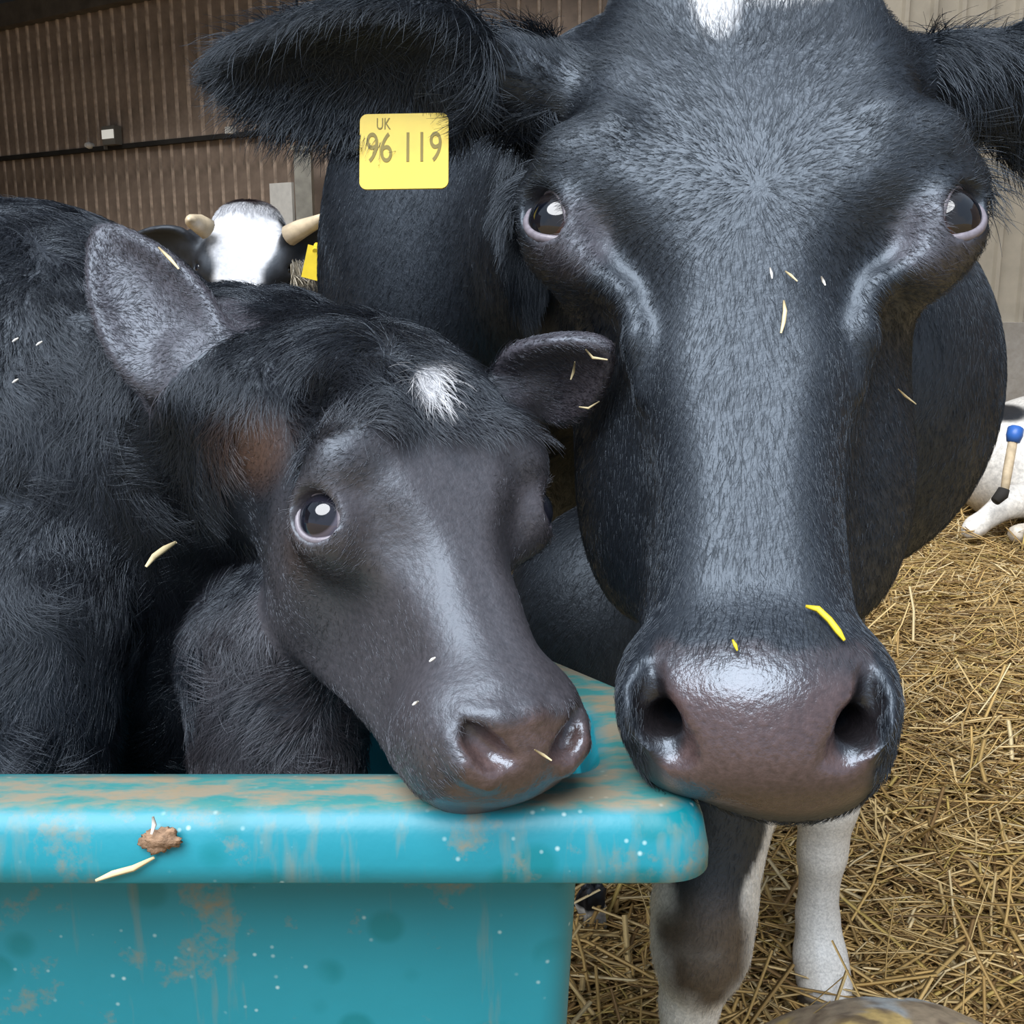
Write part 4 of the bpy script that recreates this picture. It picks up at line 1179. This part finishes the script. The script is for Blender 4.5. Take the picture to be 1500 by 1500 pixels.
# a blue-topped stick by that cow
M['blue'] = plain('blue_cap', (0.03, 0.12, 0.42), 0.4, 0.5, 0.1, 30)
M['wood'] = plain('pale_wood', (0.48, 0.38, 0.25), 0.6, 0.4, 0.2, 40)
sk = empty('marker_stick', tuple(W(1470, 722, 4.45))); tag(sk, 'short pale stick with a blue end leaning against the lying white cow', 'stick')
link('shaft', MB().tube([W(1471, 722, 4.45), W(1476, 690, 4.48), W(1484, 645, 4.52)], [0.016, 0.019, 0.019], 10).mesh('shaft'), M['wood'], sk)
link('cap', MB().tube([W(1484, 648, 4.52), W(1486, 638, 4.52), W(1488, 628, 4.53), W(1489, 624, 4.53)], [0.026, 0.033, 0.032, 0.018], 12).mesh('cap'), M['blue'], sk)
link('foot', MB().tube([W(1471, 716, 4.45), W(1468, 724, 4.45), W(1458, 734, 4.44)], [0.022, 0.026, 0.02], 10).mesh('foot'), M['roof'], sk)

# ================================================================== muddy dome in the straw, scrap
def lump(name, c, r, mat, noise, seed, colf, n=60, zmin=None):
    v, f = [], []
    for i in range(n + 1):
        th = math.pi * i / n
        for j in range(n):
            ph = 2 * math.pi * j / n
            v.append((math.sin(th) * math.cos(ph), math.sin(th) * math.sin(ph), math.cos(th)))
    v = np.array(v)
    d = 1 + noise * (fnoise(v, 2.2, seed) - 0.5) + noise * 0.35 * (fnoise(v, 6.5, seed + 1) - 0.5) + noise * 0.15 * (fnoise(v, 18, seed + 2) - 0.5)
    p = v * d[:, None] * np.array(r) + np.array(c)
    if zmin is not None: p[:, 2] = np.maximum(p[:, 2], zmin)
    for i in range(n):
        for j in range(n):
            k = (j + 1) % n
            f.append((i * n + j, (i + 1) * n + j, (i + 1) * n + k, i * n + k))
    return link(name, mesh(name, p, np.array(f), colf(v)), mat)
def dome_col(v):
    c = np.ones((len(v), 4)); a, b, e = fnoise(v, 2.6, 31), fnoise(v, 4.0, 33), fnoise(v, 14, 35)
    c[:, :3] = (0.30, 0.235, 0.16)
    for m, k in ((sstep(0.56, 0.62, a) * 0.8, (0.38, 0.43, 0.46)), (sstep(0.70, 0.75, b), (0.50, 0.36, 0.14)), (sstep(0.60, 0.75, e) * 0.8, (0.13, 0.09, 0.06))):
        c[:, :3] = c[:, :3] * (1 - m[:, None]) + np.array(k) * m[:, None]
    return c
M['lick'] = attr_mat('muddy_block', 0.6, 0.5, 60, 0.5, 0.003)
dome = lump('mineral_lick', (0.50, 1.22, 0.01), (0.25, 0.19, 0.152), M['lick'], 0.10, 41, dome_col, zmin=-0.01)
tag(dome, 'muddy rounded mineral lick with pale blue and ochre patches in the straw', 'mineral lick')
def scrap_col(v):
    c = np.ones((len(v), 4)); c[:, :3] = np.where((v[:, 2] > 0.25)[:, None], (0.015, 0.014, 0.016), (0.7, 0.68, 0.64)); return c
sp = W(866, 1345, 1.86)
scr = lump('plastic_scrap', (sp[0], sp[1], 0.06), (0.024, 0.03, 0.05), M['lick'], 1.1, 51, scrap_col, 24)
tag(scr, 'crumpled black and white plastic scrap lying in straw beside the tub', 'scrap')

# ================================================================== loose straws, leaves and flecks on the animals and the tub
M['straw_pale'] = plain('pale_straw', (0.72, 0.60, 0.36), 0.5, 0.4, 0.15, 60)
M['leaf'] = plain('yellow_leaf', (0.72, 0.56, 0.03), 0.5, 0.4, 0.1, 60)
M['fleck'] = plain('white_fleck', (0.72, 0.70, 0.66), 0.6, 0.4)
def surf(P, px, py, r=7):
    X = 750 + F_PX * P[:, 0] / P[:, 2]; Y = 750 - F_PX * P[:, 1] / P[:, 2]
    m = (np.abs(X - px) < r) & (np.abs(Y - py) < r)
    return P[m, 2].min() if m.any() else None
CP, KP = COWMESH[0], CALFMESH[0]
def stalk(name, Pm, pts, width, mat, label, cat, lift=0.004, flat=0.45, dfix=None):
    """a flattened stalk through photo points lying on the surface"""
    q = []
    for px, py in pts:
        d = dfix if dfix is not None else surf(Pm, px, py)
        if d is None: d = surf(Pm, px, py, 25) or 0.6
        q.append(V(px, py, d - lift))
    n = len(q); V_, F_ = [], []
    for i in range(n):
        t = nrm(q[min(i + 1, n - 1)] - q[max(i - 1, 0)]); o = nrm(-q[i]); sd = nrm(np.cross(t, o)); o = np.cross(sd, t)
        w = 0.72 * width * (0.45 if i in (0, n - 1) else 1.0)
        for a in range(6):
            th = 2 * math.pi * a / 6
            V_.append(q[i] + sd * math.cos(th) * w + o * math.sin(th) * w * flat)
    for i in range(n - 1):
        for a in range(6):
            b = (a + 1) % 6; F_.append((i * 6 + a, i * 6 + b, i * 6 + 6 + b, i * 6 + 6 + a))
    F_ += [tuple(range(6)), tuple(range(n * 6 - 1, n * 6 - 7, -1))]
    o_ = link(name, mesh(name, v2w(np.array(V_)), F_), M[mat]); tag(o_, label, cat); return o_
stalk('straw_stalk', CP, [(1148, 440), (1150, 455), (1148, 472), (1144, 488)], 0.0018, 'straw_pale', 'pale straw stuck upright on the cow nose bridge', 'straw')
stalk('straw_stalk', CP, [(1128, 392), (1130, 400), (1131, 408)], 0.0012, 'fleck', 'small white fleck on the cow forehead above the upright straw', 'fleck')
stalk('straw_stalk', CP, [(1150, 397), (1158, 403), (1168, 412)], 0.0012, 'straw_pale', 'short slanting straw bit on the cow between its eyes', 'straw')
stalk('straw_stalk', CP, [(1203, 405), (1206, 412), (1209, 418)], 0.0014, 'fleck', 'tiny white speck on the cow brow beside the straw bits', 'fleck')
stalk('leaf_strip', CP, [(1180, 888), (1198, 892), (1215, 908), (1228, 925), (1237, 938)], 0.0026, 'leaf', 'bright yellow leaf strip on top of the cow muzzle', 'leaf')
stalk('leaf_strip', CP, [(1073, 937), (1077, 945), (1080, 953)], 0.0016, 'leaf', 'small yellow leaf bit at the middle of the cow muzzle', 'leaf')
stalk('straw_stalk', CP, [(1316, 570), (1326, 580), (1342, 592)], 0.0010, 'straw_pale', 'thin straw caught on the shaded cheek of the big cow', 'straw')
stalk('straw_stalk', KP, [(214, 830), (226, 815), (241, 804), (258, 794)], 0.0030, 'straw_pale', 'thick pale straw caught in the calf neck fur', 'straw', 0.018)
stalk('straw_stalk', KP, [(858, 512), (868, 524), (890, 527)], 0.0013, 'straw_pale', 'curled straw hanging at the tip of the calf far ear', 'straw')
stalk('straw_stalk', KP, [(842, 530), (840, 545), (836, 556)], 0.0013, 'straw_pale', 'short straw tucked inside the calf far ear', 'straw')
stalk('straw_stalk', KP, [(848, 596), (862, 598), (878, 588)], 0.0011, 'straw_pale', 'straw wisp under the calf far ear', 'straw')
stalk('straw_stalk', KP, [(783, 1098), (796, 1106), (808, 1114)], 0.0011, 'straw_pale', 'tiny straw on the calf wet nose', 'straw')
stalk('straw_stalk', KP, [(232, 362), (248, 378), (262, 394)], 0.0018, 'straw_pale', 'straw lying along the upper edge of the calf near ear', 'straw')
for px, py, lb in ((22, 498, 'white fleck in the dark fur of the calf shoulder'), (57, 503, 'white fleck pair in the calf shoulder fur'), (22, 558, 'larger white fleck low on the calf shoulder'),
                   (633, 966, 'white fleck on the calf cheek near the mouth'), (608, 1030, 'white droplet fleck on the calf lip')):
    stalk('fleck', KP, [(px - 4, py + 3), (px, py), (px + 5, py - 3)], 0.0012, 'fleck', lb, 'fleck', 0.010 if px < 100 else 0.004)
# straw and dung on the tub rim
def on_rim(px, py): 
    d = v2w(V(px, py, 1.0)) - np.array([0, 0, CAM_H]); t = (TY0 - 0.001) / d[1]; return w2v(np.array([0, 0, CAM_H]) + d * t)[2]
stalk('straw_stalk', CP, [(140, 1290), (165, 1280), (195, 1272), (226, 1256)], 0.0024, 'straw_pale', 'yellow straw stuck to the front of the tub rim', 'straw', 0.002, dfix=on_rim(190, 1270))
stalk('straw_stalk', CP, [(224, 1196), (226, 1208), (222, 1222)], 0.0018, 'fleck', 'white chip standing out of the dirt on the tub rim', 'straw', 0.003, dfix=on_rim(224, 1210))
M['dung'] = plain('dried_dung', (0.30, 0.19, 0.12), 0.8, 0.3, 0.4, 200, 0, 0.6)
dp = V(236, 1232, on_rim(236, 1232))
dg_ = lump('dung_lump', v2w(dp), (0.010, 0.0025, 0.006), M['dung'], 1.2, 61, lambda v: np.ones((len(v), 4)), 20); tag(dg_, 'small brown dung lump dried on the tub rim', 'dung')
